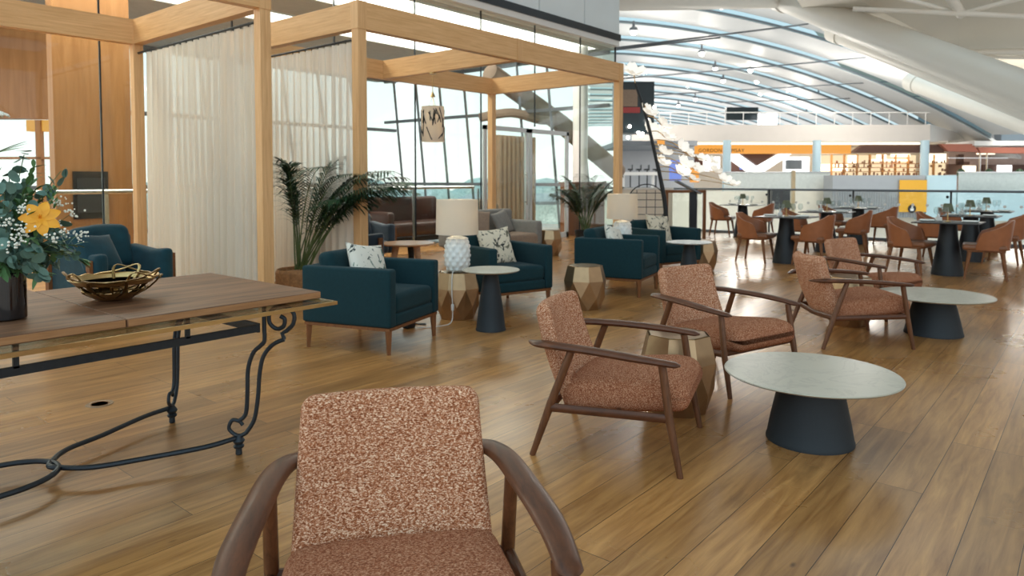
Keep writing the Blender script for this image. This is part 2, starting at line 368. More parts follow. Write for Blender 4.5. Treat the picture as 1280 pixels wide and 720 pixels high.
def tube(bm, pts, rad, n=10, flat=1.0, up=Vector((0, 0, 1)), cap=True, closed=False):
    """rad: number or list; flat: thickness/width ratio measured along 'up'"""
    P = [Vector(p) for p in pts]; k = len(P)
    R = rad if isinstance(rad, (list, tuple)) else [rad]*k
    rings = []
    for i in range(k):
        if closed: d = P[(i+1) % k]-P[(i-1) % k]
        else: d = P[min(i+1, k-1)]-P[max(i-1, 0)]
        if d.length < 1e-9: d = Vector((0, 0, 1))
        d.normalize()
        if i and flat == 1.0: u = lastu - d*lastu.dot(d)
        else: u = up - d*up.dot(d)
        if u.length < 0.15: u = Vector((1, 0, 0)) - d*d.x
        if u.length < 0.15: u = Vector((0, 1, 0)) - d*d.y
        lastu = u.normalized()
        u.normalize(); s = d.cross(u)
        rings.append([bm.verts.new(P[i] + s*R[i]*cos(2*pi*j/n) + u*R[i]*flat*sin(2*pi*j/n)) for j in range(n)])
    rng = range(k) if closed else range(k-1)
    for i in rng:
        a, b = rings[i], rings[(i+1) % k]
        for j in range(n): bm.faces.new((a[j], a[(j+1) % n], b[(j+1) % n], b[j]))
    if cap and not closed:
        bm.faces.new(rings[0][::-1]); bm.faces.new(rings[-1])
    return bm

def smoothpath(pts, n=6):
    """Catmull-Rom"""
    P = [Vector(p) for p in pts]; out = []
    for i in range(len(P)-1):
        p0 = P[max(i-1, 0)]; p1 = P[i]; p2 = P[i+1]; p3 = P[min(i+2, len(P)-1)]
        for k in range(n):
            t = k/n
            out.append(0.5*((2*p1)+(p2-p0)*t+(2*p0-5*p1+4*p2-p3)*t*t+(3*p1-p0-3*p2+p3)*t**3))
    out.append(P[-1]); return out

def lathe(bm, prof, n=32, c=(0, 0, 0), fn=None):
    rings = []
    for (r, z) in prof:
        ring = []
        for j in range(n):
            a = 2*pi*j/n; rr = r if fn is None else fn(r, z, a)
            ring.append(bm.verts.new((c[0]+rr*cos(a), c[1]+rr*sin(a), c[2]+z)))
        rings.append(ring)
    for i in range(len(rings)-1):
        a, b = rings[i], rings[i+1]
        for j in range(n): bm.faces.new((a[j], a[(j+1) % n], b[(j+1) % n], b[j]))
    if prof[0][0] > 1e-6: bm.faces.new(rings[0][::-1])
    if prof[-1][0] > 1e-6: bm.faces.new(rings[-1])
    return bm

def sphere(bm, c, r, nu=12, nv=8, sc=(1, 1, 1)):
    bmesh.ops.create_uvsphere(bm, u_segments=nu, v_segments=nv, radius=r, matrix=Matrix.Translation(c) @ Matrix.Diagonal((*sc, 1)))
    return bm

def prism(bm, poly, ax, a0, a1):
    """polygon in the two other axes, extruded along ax from a0 to a1"""
    def mk(p, t):
        q = [p[0], p[1]]; q.insert(ax, t); return q
    n = len(poly)
    v = [mk(p, a0) for p in poly]+[mk(p, a1) for p in poly]
    f = [tuple(range(n))[::-1], tuple(range(n, 2*n))]+[(i, (i+1) % n, n+(i+1) % n, n+i) for i in range(n)]
    add(bm, v, f); return bm

def finish(name, bm, m, parent=None, loc=None, smooth=35, label=None):
    bmesh.ops.recalc_face_normals(bm, faces=bm.faces)
    me = bpy.data.meshes.new(name); bm.to_mesh(me); bm.free()
    me.materials.append(M[m] if isinstance(m, str) else m)
    if smooth:
        for p in me.polygons: p.use_smooth = True
        try: me.set_sharp_from_angle(angle=radians(smooth))
        except Exception: pass
    o = bpy.data.objects.new(name, me); COL.objects.link(o)
    if parent is not None: o.parent = parent
    if loc is not None: o.location = loc
    if label: o['label'] = label
    return o
obj = finish

def tag(o, label, cat, group=None, kind=None):
    if label: o['label'] = label
    if cat: o['category'] = cat
    if group: o['group'] = group
    if kind: o['kind'] = kind
    return o

def thing(name, label, cat, loc=(0, 0, 0), rz=0.0, group=None):
    o = bpy.data.objects.new(name, None); COL.objects.link(o); o.empty_display_size = 0.1
    o.location = loc; o.rotation_euler = (0, 0, rz)
    return tag(o, label, cat, group)

def dup(root, loc, rz, label, group=None):
    r = root.copy(); COL.objects.link(r); r.location = loc; r.rotation_euler = (0, 0, rz); r['label'] = label
    if group: r['group'] = group
    for ch in list(root.children):
        c = ch.copy(); COL.objects.link(c); c.parent = r
        for g in list(ch.children):
            d = g.copy(); COL.objects.link(d); d.parent = c
    return r

def shift(bm, root):
    bmesh.ops.translate(bm, verts=bm.verts, vec=-Vector(root.location)); return bm

def struct(name, bm, m, smooth=0):
    o = finish(name, bm, m, smooth=smooth); o['kind'] = 'structure'; return o

def fbox(bm, u0, v0, u1, v1, F, d=0.3):
    """box facing the viewer's side of the hall, front face at distance F"""
    p = W(u0, v1, F); q = W(u1, v0, F)
    c = (p+q)/2 + FW*(d/2); c.z = (p.z+q.z)/2
    w = (q-p).dot(RT)
    return box(bm, c, (abs(w), d, abs(q.z-p.z)), YAW-pi/2)

# ================================================================== SETTING
bm = BM(); box(bm, (6.0, 4.0, -0.15), (22.4, 28, 0.30)); struct('floor', bm, 'floor')
# lounge behind the glass: ceiling with bright coves
GB = 9.6
bm = BM(); box(bm, (4.5, 14.6, 4.75), (23, 9.6, 0.1)); struct('ceiling', bm, mat('lounge_ceiling', srgb(196, 192, 186), 0.7))
for i, (y0, y1, x0, x1) in enumerate(((10.0, 11.3, -6, 15.4), (12.8, 13.6, -6, 15.4))):
    t = thing('ceiling_light', ('long warm ceiling light just behind the glass wall', 'second long ceiling light deeper inside the glazed lounge')[i], 'ceiling light', ((x0+x1)/2, (y0+y1)/2, 4.69))
    bm = BM(); box(bm, (0, 0, -0.0), (x1-x0, y1-y0, 0.02)); obj('diffuser', bm, 'cove', t, smooth=0)
    bm = BM()
    for sy in (-1, 1): box(bm, (0, sy*((y1-y0)/2+0.02), -0.0), (x1-x0, 0.04, 0.05))
    obj('frame', bm, 'white', t, smooth=0)
# bulkhead above the glass
bm = BM()
xs = [-8, -5.2, -3.47, -1.72, 0.03, 1.78, 3.53, 5.28, 7.03, 8.78, 10.55, 12.3, 14.05, 15.62]
for a, b_ in zip(xs[:-1], xs[1:]): box(bm, ((a+b_)/2, GB-0.05, 7.95), (b_-a-0.03, 0.14, 5.9))
struct('wall_left', bm, 'bulk')
bm = BM(); box(bm, (3.8, GB+0.12, 7.95), (23.6, 0.15, 5.9)); box(bm, (3.81, GB-0.06, 4.91), (23.64, 0.2, 0.16)); box(bm, (15.66, 14.4, 7.9), (0.12, 9.4, 6.0)); struct('trim_1', bm, 'darkstrip')
bm = BM(); box(bm, (3.8, GB+0.02, 4.765), (23.6, 0.3, 0.13)); struct('trim_2', bm, 'white')
# glass wall panes + black joints
for i, (a, b_) in enumerate(zip(xs[:-1], xs[1:])):
    bm = BM()
    z0 = 0.0
    if 10.6 < a < 14.0:
        box(bm, ((a+b_)/2, GB, (2.5+4.7)/2), (b_-a-0.02, 0.012, 2.2))
    else:
        box(bm, ((a+b_)/2, GB, 2.35), (b_-a-0.02, 0.012, 4.7))
    struct('window_%d' % (i+1), bm, 'glass')
bm = BM()
for a in xs[4:-1]: box(bm, (a, GB, 2.35 if not 11 < a < 14 else 3.6), (0.016, 0.03, 4.7 if not 11 < a < 14 else 2.2))
box(bm, (15.62, GB, 2.35), (0.03, 0.04, 4.7))
struct('trim_3', bm, 'blackmetal')
# glass return of the lounge corner and its white column
bm = BM(); box(bm, (15.64, 13.0, 2.35), (0.012, 6.7, 4.7)); struct('window_20', bm, 'glass')
t = thing('column', 'tall round white column inside the corner of the glazed lounge', 'column', (14.95, 10.2, 0))
bm = BM(); lathe(bm, [(0.19, 0), (0.19, 4.7)], 28); obj('shaft', bm, 'white', t)
bm = BM(); lathe(bm, [(0.24, 0), (0.24, 0.1), (0.19, 0.12)], 28); obj('base_ring', bm, 'chrome', t)

# handrail on the glass wall
t = thing('handrail', 'pale steel handrail running along the inside of the glass wall', 'handrail', (5, 9.75, 0))
bm = BM(); tube(bm, [(-10, 0, 1.19), (5.5, 0, 1.19)], 0.028, 10); obj('rail', bm, 'chrome', t)
for k in range(8):
    x = xs[3+k]-5+0.1
    bm = BM(); box(bm, (x, 0.02, 0.58), (0.05, 0.02, 1.16)); obj('upright', bm, 'chrome', t, smooth=0)
# glazed double door in the glass wall
for i, (x0, x1, ang) in enumerate(((10.62, 12.05, 0), (12.1, 13.55, 0))):
    t = thing('door', None, None, (x0, GB, 0))
    t.name = 'door_%d' % (i+1); t['kind'] = 'structure'
    w = x1-x0
    bm = BM()
    for x in (0.04, w-0.04): box(bm, (x, 0, 1.22), (0.08, 0.06, 2.44))
    box(bm, (w/2, 0, 2.40), (w, 0.06, 0.09)); box(bm, (w/2, 0, 0.06), (w, 0.06, 0.12))
    obj('door_frame', bm, 'doorframe', t, smooth=0)
    bm = BM(); box(bm, (w/2, 0, 1.23), (w-0.16, 0.012, 2.24)); obj('door_pane', bm, 'glass', t, smooth=0)
    hx = w-0.12 if i == 0 else 0.12
    bm = BM(); tube(bm, [(hx, -0.08, 0.8), (hx, -0.08, 1.5)], 0.014, 8); box(bm, (hx, -0.05, 0.86), (0.02, 0.06, 0.02)); box(bm, (hx, -0.05, 1.44), (0.02, 0.06, 0.02))
    obj('door_handle', bm, 'chrome', t)
# low timber wall by the doors, inside
bm = BM(); box(bm, (14.5, GB+0.2, 0.62), (1.7, 0.16, 1.24)); box(bm, (14.5, GB+0.2, 1.26), (1.76, 0.22, 0.04)); struct('wall_low', bm, 'darkwood')
# timber slatted wall behind the doors
bm = BM(); box(bm, (14.72, 12.16, 1.25), (1.6, 0.06, 2.5))
for k in range(9): box(bm, (14.0+k*0.18, 12.1, 1.25), (0.09, 0.1, 2.5))
struct('wall_slatted', bm, 'slat')
# timber wall with fireplace deep behind pergola one
bm = BM(); box(bm, (4.02, 11.3, 2.35), (1.02, 0.2, 4.7)); struct('wall_timber', bm, 'woodwall')
bm = BM(); fbox(bm, -60, 20, 74, 148, 13.5, 0.3); fbox(bm, -60, 240, 74, 330, 13.5, 0.3); struct('wall_timber_back', bm, 'woodwall')
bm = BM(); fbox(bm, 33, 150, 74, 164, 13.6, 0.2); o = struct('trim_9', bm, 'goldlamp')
bm = BM(); fbox(bm, 46, 150, 50, 240, 13.55, 0.1); fbox(bm, -60, 196, 74, 199, 13.55, 0.1); struct('trim_10', bm, 'woodwall')
t = thing('fireplace', 'black square fireplace set in the timber wall', 'fireplace', (3.95, 11.19, 0.78))
bm = BM(); box(bm, (0, -0.01, 0.34), (0.46, 0.03, 0.68)); obj('surround', bm, 'fireplace', t, smooth=0)
bm = BM(); box(bm, (0, -0.03, 0.34), (0.36, 0.02, 0.5)); obj('firebox', bm, 'darkstrip', t, smooth=0)
# outside window wall of the lounge
WB = 18.6
bm = BM()
x = -9.0; k = 0
while x < 16.0:
    tube(bm, [(x, WB-0.2, 0), (x-0.35, WB+0.25, 4.7)], 0.045, 6); x += 1.25
for z in (0.05, 1.15, 3.0, 4.65): box(bm, (3.6, WB, z), (25, 0.12, 0.10))
struct('trim_4', bm, 'rib')
bm = BM(); box(bm, (3.6, WB+0.05, 2.35), (25, 0.012, 4.7)); struct('window_21', bm, 'glass')
bm = BM(); y = 10.4; k = 0
while y < 18.5:
    tube(bm, [(15.8, y, 0), (15.55, y+0.30, 4.7)], 0.04, 6); y += 1.05
for z in (1.2, 3.25, 4.6): box(bm, (15.66, 14.2, z), (0.1, 8.8, 0.09))
struct('trim_8', bm, 'rib')
# bent roof brace seen through the glass
t = thing('steel_brace', 'wide brown diagonal roof brace seen through the glass above the doors', 'brace', (13, 15.5, 0))
bm = BM(); p0 = W(612, 90, 19.5); p1 = W(772, 215, 24); 
tube(bm, [p0, p0.lerp(p1, 0.5)+Vector((0, 0, 0.12)), p1], [0.26, 0.28, 0.3], 12); shift(bm, t); obj('main_tube', bm, 'taupe_fabric', t)
bm = BM(); tube(bm, smoothpath([W(600, 147, 19.5), W(640, 141, 19.8), W(676, 150, 20.4), W(700, 150, 21)], 5), 0.13, 10); shift(bm, t); obj('side_tube', bm, 'taupe_fabric', t)

# ------------------------------------------------------------------ pergolas
def beam(bm, a, b, w=0.115, h=0.30, z=3.02, trim=0.0):
    a = Vector(a); b = Vector(b); d = (b-a); L = d.length; ang = atan2(d.y, d.x); c = (a+b)/2
    box(bm, (c.x, c.y, z+h/2), (L, w, h), ang)
def post_part(root, x, y, zt=3.02, w=0.115):
    bm = BM(); box(bm, (x, y, zt/2), (w, w, zt)); shift(bm, root)
    p = obj('post', bm, 'post', root, smooth=0)
    bm = BM(); box(bm, (x, y, zt+0.15), (w+0.012, w+0.012, 0.306)); shift(bm, root)
    obj('post_cap', bm, 'post', p, smooth=0)
BY0, BY1 = 6.41, 9.3
p1 = thing('pergola', 'oak pergola at left framing the sheer curtain and teal velvet chair', 'pergola', (1.2, 7.8, 0), group=None)
XA = 3.845
for x, y in ((XA, BY0), (XA, BY1), (-1.7, BY0), (-1.7, BY1)): post_part(p1, x, y)
for (a, b_, mt) in ((((-1.64, BY0), (XA-0.06, BY0), 'beam')), (((-1.64, BY1), (XA-0.06, BY1), 'beam')), (((XA, BY0+.06), (XA, BY1-.06), 'beam_y')), (((-1.7, BY0+.06), (-1.7, BY1-.06), 'beam_y')), (((1.05, BY0+.06), (1.05, BY1-.06), 'beam_y'))):
    bm = BM(); beam(bm, (*a, 0), (*b_, 0)); shift(bm, p1); obj('beam', bm, mt, p1, smooth=0)
p2 = thing('pergola', 'oak pergola in the middle with the pendant lamp and lounge sofas under it', 'pergola', (7.8, 7.8, 0))
XB, XD = 5.03, 10.54
for x, y in ((XB, BY0), (XD, BY0), (XB, BY1), (XD, BY1)): post_part(p2, x, y)
for (a, b_, mt) in ((((XB+.06, BY0), (7.74, BY0), 'beam')), (((7.86, BY0), (XD-.06, BY0), 'beam')), (((XB+.06, BY1), (XD-.06, BY1), 'beam')), (((XB, BY0+.06), (XB, BY1-.06), 'beam_y')), (((XD, BY0+.06), (XD, BY1-.06), 'beam_y')), (((7.8, BY0+.06), (7.8, BY1-.06), 'beam_y'))):
    bm = BM(); beam(bm, (*a, 0), (*b_, 0)); shift(bm, p2); obj('beam', bm, mt, p2, smooth=0)
bm = BM(); box(bm, (7.8, BY0, 3.17), (0.11, 0.127, 0.306)); shift(bm, p2); obj('joint_block', bm, 'post', p2, smooth=0)

def curtain(x, y0, y1, label, m, rod_y1, nfold):
    t = thing('curtain', label, 'curtain', (x, (y0+y1)/2, 0))
    bm = BM(); n = 260; rows = 14; ring = []
    ph = random.random()*6
    for j in range(rows+1):
        f = j/rows; z = 0.03+2.86*f
        row = []
        for i in range(n+1):
            s = i/n; y = y0+(y1-y0)*s
            amp = 0.055*(1-0.55*f)
            w = sin(2*pi*nfold*s+ph+0.5*sin(7*s*pi)) + 0.35*sin(2*pi*nfold*2.1*s+1.3+1.2*(1-f))
            row.append(bm.verts.new((amp*w, y-(y0+y1)/2+0.01*sin(2*pi*nfold*s*2+ph), z)))
        ring.append(row)
    for j in range(rows):
        for i in range(n): bm.faces.new((ring[j][i], ring[j][i+1], ring[j+1][i+1], ring[j+1][i]))
    obj('cloth', bm, m, t, smooth=180)
    bm = BM(); tube(bm, [(0, y0-(y0+y1)/2-0.12, 2.915), (0, y1-(y0+y1)/2+0.25, 2.915)], 0.014, 8); obj('curtain_rod', bm, 'blackmetal', t)
    bm = BM()
    for k in range(int(nfold)+1):
        yy = y0+(y1-y0)*k/nfold-(y0+y1)/2; tube(bm, [(0, yy, 2.885), (0, yy, 2.93)], 0.006, 5)
    obj('hooks', bm, 'blackmetal', t)
    return t
curtain(XA+0.0, 6.52, 9.02, 'floor length sheer beige curtain hanging in the left pergola', 'sheer', 9.2, 17)
curtain(XB+0.0, 6.52, 9.15, 'sheer white curtain hanging behind the tall palm in the basket', 'sheer2', 9.2, 20)

# ================================================================== LOUNGE CHAIRS (terracotta)
def lounge_chair(label, loc, rz):
    t = thing('lounge_chair', label, 'armchair', loc, rz, 'terracotta lounge chairs')
    xf = Matrix.Translation((0, -0.065, 0.315)) @ Matrix.Rotation(radians(-7), 4, 'X')
    bm = BM()
    rbox(bm, (0, 0, 0), (0.59, 0.62, 0.155), 0.06, xf=xf, nr=4, ni=8,
         fn=lambda x, y, z: (x*(1+0.03*(-y)), y, z + (0.018*(1-(x/0.29)**2)*(1-(y/0.31)**2) if z > 0 else 0) - (0.03*max(0, (-y-0.18)/0.12)**1.5 if z > 0 else 0)))
    obj('seat', bm, 'boucle_shaded', t, smooth=60)
    # back: leaning, hugging slightly, thicker at the bottom
    xf = Matrix.Translation((0, 0.285, 0.465)) @ Matrix.Rotation(radians(-20), 4, 'X')
    bm = BM()
    def bend(x, y, z):
        k = (z+0.27)/0.54
        return (x*(1.03-0.10*k), y + 0.055*(1-(x/0.27)**2)*0.9 - 0.03 + 0.02*sin(k*pi), z - (0.012*(x/0.27)**2 if z > 0.1 else 0))
    rbox(bm, (0, 0, 0), (0.55, 0.085, 0.56), 0.04, xf=xf, nr=4, ni=10, fn=bend)
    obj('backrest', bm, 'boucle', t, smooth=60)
    for s in (-1, 1):
        bm = BM(); tube(bm, [(s*0.355, -0.35, 0), (s*0.35, -0.30, 0.25), (s*0.342, -0.262, 0.505)], [0.0145, 0.020, 0.019], 12); obj('leg', bm, 'walnut_leg', t)
        bm = BM(); tube(bm, [(s*0.345, 0.365, 0), (s*0.335, 0.275, 0.26), (s*0.325, 0.175, 0.525)], [0.0145, 0.021, 0.019], 12); obj('leg', bm, 'walnut_leg', t)
        bm = BM()
        pts = smoothpath([(s*0.205, 0.425, 0.53), (s*0.275, 0.365, 0.537), (s*0.318, 0.26, 0.542), (s*0.342, 0.05, 0.538), (s*0.358, -0.16, 0.526), (s*0.350, -0.345, 0.51)], 5)
        k = len(pts); rad = [0.012+0.027*min(1, i/6)*min(1, 0.6+0.4*(k-1-i)/6) for i in range(k)]
        rad[-1] = 0.010
        tube(bm, pts, rad, 14, flat=0.46); obj('armrest', bm, 'walnut', t)
        bm = BM(); tube(bm, [(s*0.348, -0.29, 0.262), (s*0.338, 0.27, 0.245)], 0.016, 10, flat=1.3); obj('side_rail', bm, 'walnut', t)
    bm = BM(); tube(bm, [(-0.348, -0.285, 0.262), (0.348, -0.285, 0.262)], 0.014, 10, flat=1.3); obj('front_rail', bm, 'walnut', t)
    bm = BM(); tube(bm, [(-0.336, 0.275, 0.245), (0, 0.30, 0.235), (0.336, 0.275, 0.245)], 0.015, 10, flat=1.4)
    tube(bm, [(-0.31, -0.05, 0.255), (0.31, -0.05, 0.255)], 0.012, 8)
    obj('rear_rail', bm, 'walnut', t)
    return t
LC = lounge_chair('terracotta lounge chair nearest the viewer, facing out at the bottom edge', (1.14, 1.32, 0), radians(-38.5))
dup(LC, (3.13, 1.87, 0), radians(18), 'terracotta lounge chair seen side-on, left of the nearest bronze faceted stool')
dup(LC, (4.60, 1.96, 0), radians(-16), 'terracotta lounge chair facing the nearest round marble coffee table')
dup(LC, (6.36, 1.61, 0), radians(40), 'terracotta lounge chair seen from behind its side, beside the farther marble coffee table')
dup(LC, (7.83, 1.77, 0), radians(-16.5), 'terracotta lounge chair farthest back, partly hidden behind another lounge chair')

# ------------------------------------------------------------------ round tables
def cone_table(name, label, cat, loc, R, zt, rb, rtop, mtop, mcone, group):
    t = thing(name, label, cat, loc, 0, group)
    bm = BM(); th = 0.018
    lathe(bm, [(0, zt-th), (R-0.03, zt-th), (R-0.008, zt-0.012), (R, zt-0.005), (R-0.004, zt), (0, zt)], 72); obj('tabletop', bm, mtop, t)
    bm = BM(); lathe(bm, [(rb, 0), (rb, 0.012), (rb-0.004, 0.02), (rb-0.30*(rb-rtop), (zt)*0.33), (rb-0.66*(rb-rtop), zt*0.66), (rtop, zt-th-0.004), (rtop, zt-th)], 56); obj('base', bm, mcone, t)
    return t
cone_table('coffee_table', 'low round grey marble coffee table nearest the viewer on a dark conical base', 'coffee table', (3.77, 1.13, 0), 0.43, 0.355, 0.215, 0.145, 'marble', 'cone', 'marble coffee tables')
cone_table('coffee_table', 'farther low round marble coffee table on a dark conical base', 'coffee table', (7.08, 1.10, 0), 0.455, 0.345, 0.23, 0.15, 'marble', 'cone', 'marble coffee tables')
cone_table('side_table', 'tall narrow round side table with pale top before the left ceramic lamp', 'side table', (4.72, 4.18, 0), 0.26, 0.545, 0.135, 0.062, 'marble', 'cone', 'tall conical side tables')
cone_table('side_table', 'tall round side table with pale top before the farthest teal armchair', 'side table', (8.45, 4.07, 0), 0.29, 0.545, 0.14, 0.062, 'marble_white', 'cone', 'tall conical side tables')

# ------------------------------------------------------------------ faceted bronze stools
def drum(label, loc, rz=0.0):
    bm = BM(); n = 8; z = (0.45, 0.30, 0.13, 0.0); r = (0.185, 0.222, 0.212, 0.165)
    T = [bm.verts.new((r[0]*cos(2*pi*k/n), r[0]*sin(2*pi*k/n), z[0])) for k in range(n)]
    Mi = [bm.verts.new((r[1]*cos(2*pi*k/n), r[1]*sin(2*pi*k/n), z[1])) for k in range(n)]
    L_ = [bm.verts.new((r[2]*cos(2*pi*(k+.5)/n), r[2]*sin(2*pi*(k+.5)/n), z[2])) for k in range(n)]
    B = [bm.verts.new((r[3]*cos(2*pi*k/n), r[3]*sin(2*pi*k/n), z[3])) for k in range(n)]
    for k in range(n):
        j = (k+1) % n
        bm.faces.new((T[k], T[j], Mi[j], Mi[k])); bm.faces.new((Mi[k], Mi[j], L_[k]))
        bm.faces.new((Mi[j], L_[j], B[j])); bm.faces.new((Mi[j], B[j], L_[k])); bm.faces.new((L_[k], B[j], B[k]))
    bm.faces.new(B)
    t = thing('faceted_stool', label, 'side table', loc, rz, 'faceted bronze drums')
    obj('body', bm, 'bronze', t, smooth=0)
    bm = BM(); lathe(bm, [(0, 0.452), (0.172, 0.452), (0.176, 0.449), (0.180, 0.44)], 8); obj('top_plate', bm, 'brassdark', t, smooth=0)
    return t
DR = drum('bronze faceted drum table between the two nearest terracotta lounge chairs', (3.77, 1.88, 0), 0.2)
dup(DR, (7.03, 1.78, 0), 0.1, 'bronze faceted drum table mostly hidden between the two far lounge chairs')
dup(DR, (4.93, 4.80, 0), 0.35, 'bronze faceted drum table under the left ceramic lamp')
dup(DR, (6.15, 4.13, 0), 0.0, 'bronze faceted drum table standing alone between two teal armchairs')
dup(DR, (8.26, 4.95, 0), 0.3, 'bronze faceted drum table under the farther ceramic lamp, mostly hidden')
dup(DR, (9.78, 4.50, 0), 0.5, 'bronze faceted drum table right of the farthest teal armchair')
dup(DR, (10.05, 7.5, 0), 0.2, 'bronze faceted drum table by the grey sofa under the pergola')

# ------------------------------------------------------------------ teal armchairs
def teal_chair(label, loc, rz):
    t = thing('armchair', label, 'armchair', loc, rz, 'teal wool armchairs')
    Wd, Dp = 0.80, 0.82
    bm = BM(); box(bm, (0, 0.0, 0.196), (Wd-0.03, Dp-0.03, 0.024)); obj('base_frame', bm, 'teakleg', t, smooth=0)
    for sx in (-1, 1):
        for sy in (-1, 1):
            bm = BM(); tube(bm, [(sx*0.365, sy*0.375, 0), (sx*0.36, sy*0.37, 0.186)], [0.018, 0.032], 4); obj('leg', bm, 'teakleg', t, smooth=0)
    for s in (-1, 1):
        bm = BM(); rbox(bm, (s*(Wd/2-0.05), 0, 0.4345), (0.10, Dp, 0.451), 0.022, nr=3, ni=4); obj('arm', bm, 'teal', t, smooth=60)
    bm = BM(); rbox(bm, (0, Dp/2-0.05, 0.4345), (Wd-0.19, 0.098, 0.449), 0.022, nr=3, ni=4); obj('back_frame', bm, 'teal', t, smooth=60)
    bm = BM(); rbox(bm, (0, -0.05, 0.259), (Wd-0.2, Dp-0.11, 0.10), 0.02, nr=2, ni=4); obj('seat_base', bm, 'teal', t, smooth=60)
    bm = BM(); rbox(bm, (0, -0.065, 0.375), (Wd-0.205, Dp-0.14, 0.15), 0.04, nr=4, ni=8, fn=lambda x, y, z: (x, y, z+(0.018*(1-(x/0.3)**2) if z > 0 else 0))); obj('seat_cushion', bm, 'teal', t, smooth=60)
    xf = Matrix.Translation((0, 0.245, 0.575)) @ Matrix.Rotation(radians(-10), 4, 'X')
    bm = BM(); rbox(bm, (0, 0, 0), (Wd-0.21, 0.15, 0.38), 0.05, xf=xf, nr=4, ni=8, fn=lambda x, y, z: (x, y*(1+0.25*(1-(x/0.3)**2)*(1-(z/0.2)**2)), z)); obj('back_cushion', bm, 'teal', t, smooth=60)
    return t
TA = teal_chair('teal armchair at left with green leaf cushion, nearest the wooden console table', (3.76, 4.64, 0), radians(18))
dup(TA, (5.68, 4.90, 0), radians(-15), 'teal armchair behind the tall round side table, with a palm print cushion')
dup(TA, (7.36, 4.47, 0), radians(13), 'teal armchair seen from its side, right of the lone faceted drum table')
dup(TA, (9.10, 4.83, 0), radians(-16), 'farthest teal armchair, facing the round side table, with a patterned cushion')

def cushion(label, loc, rot, m, s=0.42, group='scatter cushions'):
    bm = BM(); n = 16; front = {}
    for sd in (1, -1):
        for i in range(n+1):
            for j in range(n+1):
                x = -1+2*i/n; z = -1+2*j/n
                edge = (1-x*x)*(1-z*z)
                h = 0.17*s*(max(0, edge)**0.42)
                px = x*s/2*(1-0.10*(1-z*z)*abs(x)) ; pz = z*s/2*(1-0.10*(1-x*x)*abs(z))
                if sd == -1 and (i in (0, n) or j in (0, n)): front[(sd, i, j)] = front[(1, i, j)]
                else: front[(sd, i, j)] = bm.verts.new((px, sd*h, pz))
        for i in range(n):
            for j in range(n):
                bm.faces.new((front[(sd, i, j)], front[(sd, i+1, j)], front[(sd, i+1, j+1)], front[(sd, i, j+1)]))
    o = obj('cushion', bm, m, smooth=180); o.location = loc; o.rotation_euler = rot
    return tag(o, label, 'cushion', group)
def on_chair(cx, cy, rz, lx, ly, z):
    return (cx+cos(rz)*lx-sin(rz)*ly, cy+sin(rz)*lx+cos(rz)*ly, z)
cushion('white cushion with green leaf print on the left teal armchair', on_chair(3.76, 4.64, radians(18), -0.02, 0.03, 0.62), Euler((radians(-22), radians(8), radians(18-12))), 'print_green', 0.42)
cushion('cream cushion with dark palm print on the teal armchair behind the tall side table', on_chair(5.68, 4.90, radians(-15), -0.02, 0.04, 0.625), Euler((radians(-20), radians(-4), radians(-15))), 'print_dark', 0.43)
cushion('patterned grey and white cushion in the side-on teal armchair', on_chair(7.36, 4.47, radians(13), 0.0, 0.03, 0.60), Euler((radians(-22), radians(14), radians(4))), 'print_green', 0.40)
cushion('wide patterned beige cushion on the farthest teal armchair', on_chair(9.10, 4.83, radians(-16), 0.02, 0.04, 0.62), Euler((radians(-20), radians(6), radians(-16))), 'print_dark', 0.46)

# ------------------------------------------------------------------ ceramic lamps
def table_lamp(label, loc):
    t = thing('table_lamp', label, 'lamp', loc, 0, 'white ceramic table lamps')
    prof = [(0.075, 0.0), (0.10, 0.02), (0.117, 0.08), (0.122, 0.16), (0.117, 0.26), (0.10, 0.325), (0.05, 0.345), (0.012, 0.35)]
    pr = []
    for i in range(len(prof)-1):
        for k in range(6):
            f = k/6; pr.append((prof[i][0]*(1-f)+prof[i+1][0]*f, prof[i][1]*(1-f)+prof[i+1][1]*f))
    pr.append(prof[-1])
    def knob(r, z, a):
        if r < 0.06 or z < 0.01: return r
        return r + 0.013*max(0, sin(a*10 + (pi if int(z/0.045) % 2 else 0)))*abs(sin(pi*z/0.045))
    bm = BM(); lathe(bm, pr, 80, fn=knob); obj('lamp_base', bm, 'ceramic', t, smooth=50)
    bm = BM(); lathe(bm, [(0.008, 0.345), (0.008, 0.46)], 8); lathe(bm, [(0.008, 0.46), (0.016, 0.47), (0.016, 0.5)], 10); obj('stem', bm, 'brass', t)
    bm = BM(); sphere(bm, (0, 0, 0.53), 0.03); obj('bulb', bm, 'bulb', t)
    bm = BM(); lathe(bm, [(0.207, 0.365), (0.200, 0.70), (0.198, 0.70), (0.205, 0.365)], 56); bm.faces.ensure_lookup_table()
    caps = [f for f in bm.faces if len(f.verts) > 4]; bmesh.ops.delete(bm, geom=caps, context='FACES_ONLY'); obj('lamp_shade', bm, 'shade', t)
    bm = BM()
    for k in range(3):
        a = 2*pi*k/3; tube(bm, [(0.01*cos(a), 0.01*sin(a), 0.66), (0.198*cos(a), 0.198*sin(a), 0.69)], 0.002, 5)
    tube(bm, [(0.0, 0.0, 0.50), (0, 0, 0.66)], 0.003, 5)
    obj('shade_ring', bm, 'chrome', t)
    return t
TL = table_lamp('white bobbled ceramic table lamp with drum shade, nearer of the two', (4.93, 4.80, 0.4525))
dup(TL, (8.26, 4.95, 0.4525), 0, 'white ceramic table lamp farther back, behind the side-on teal armchair')
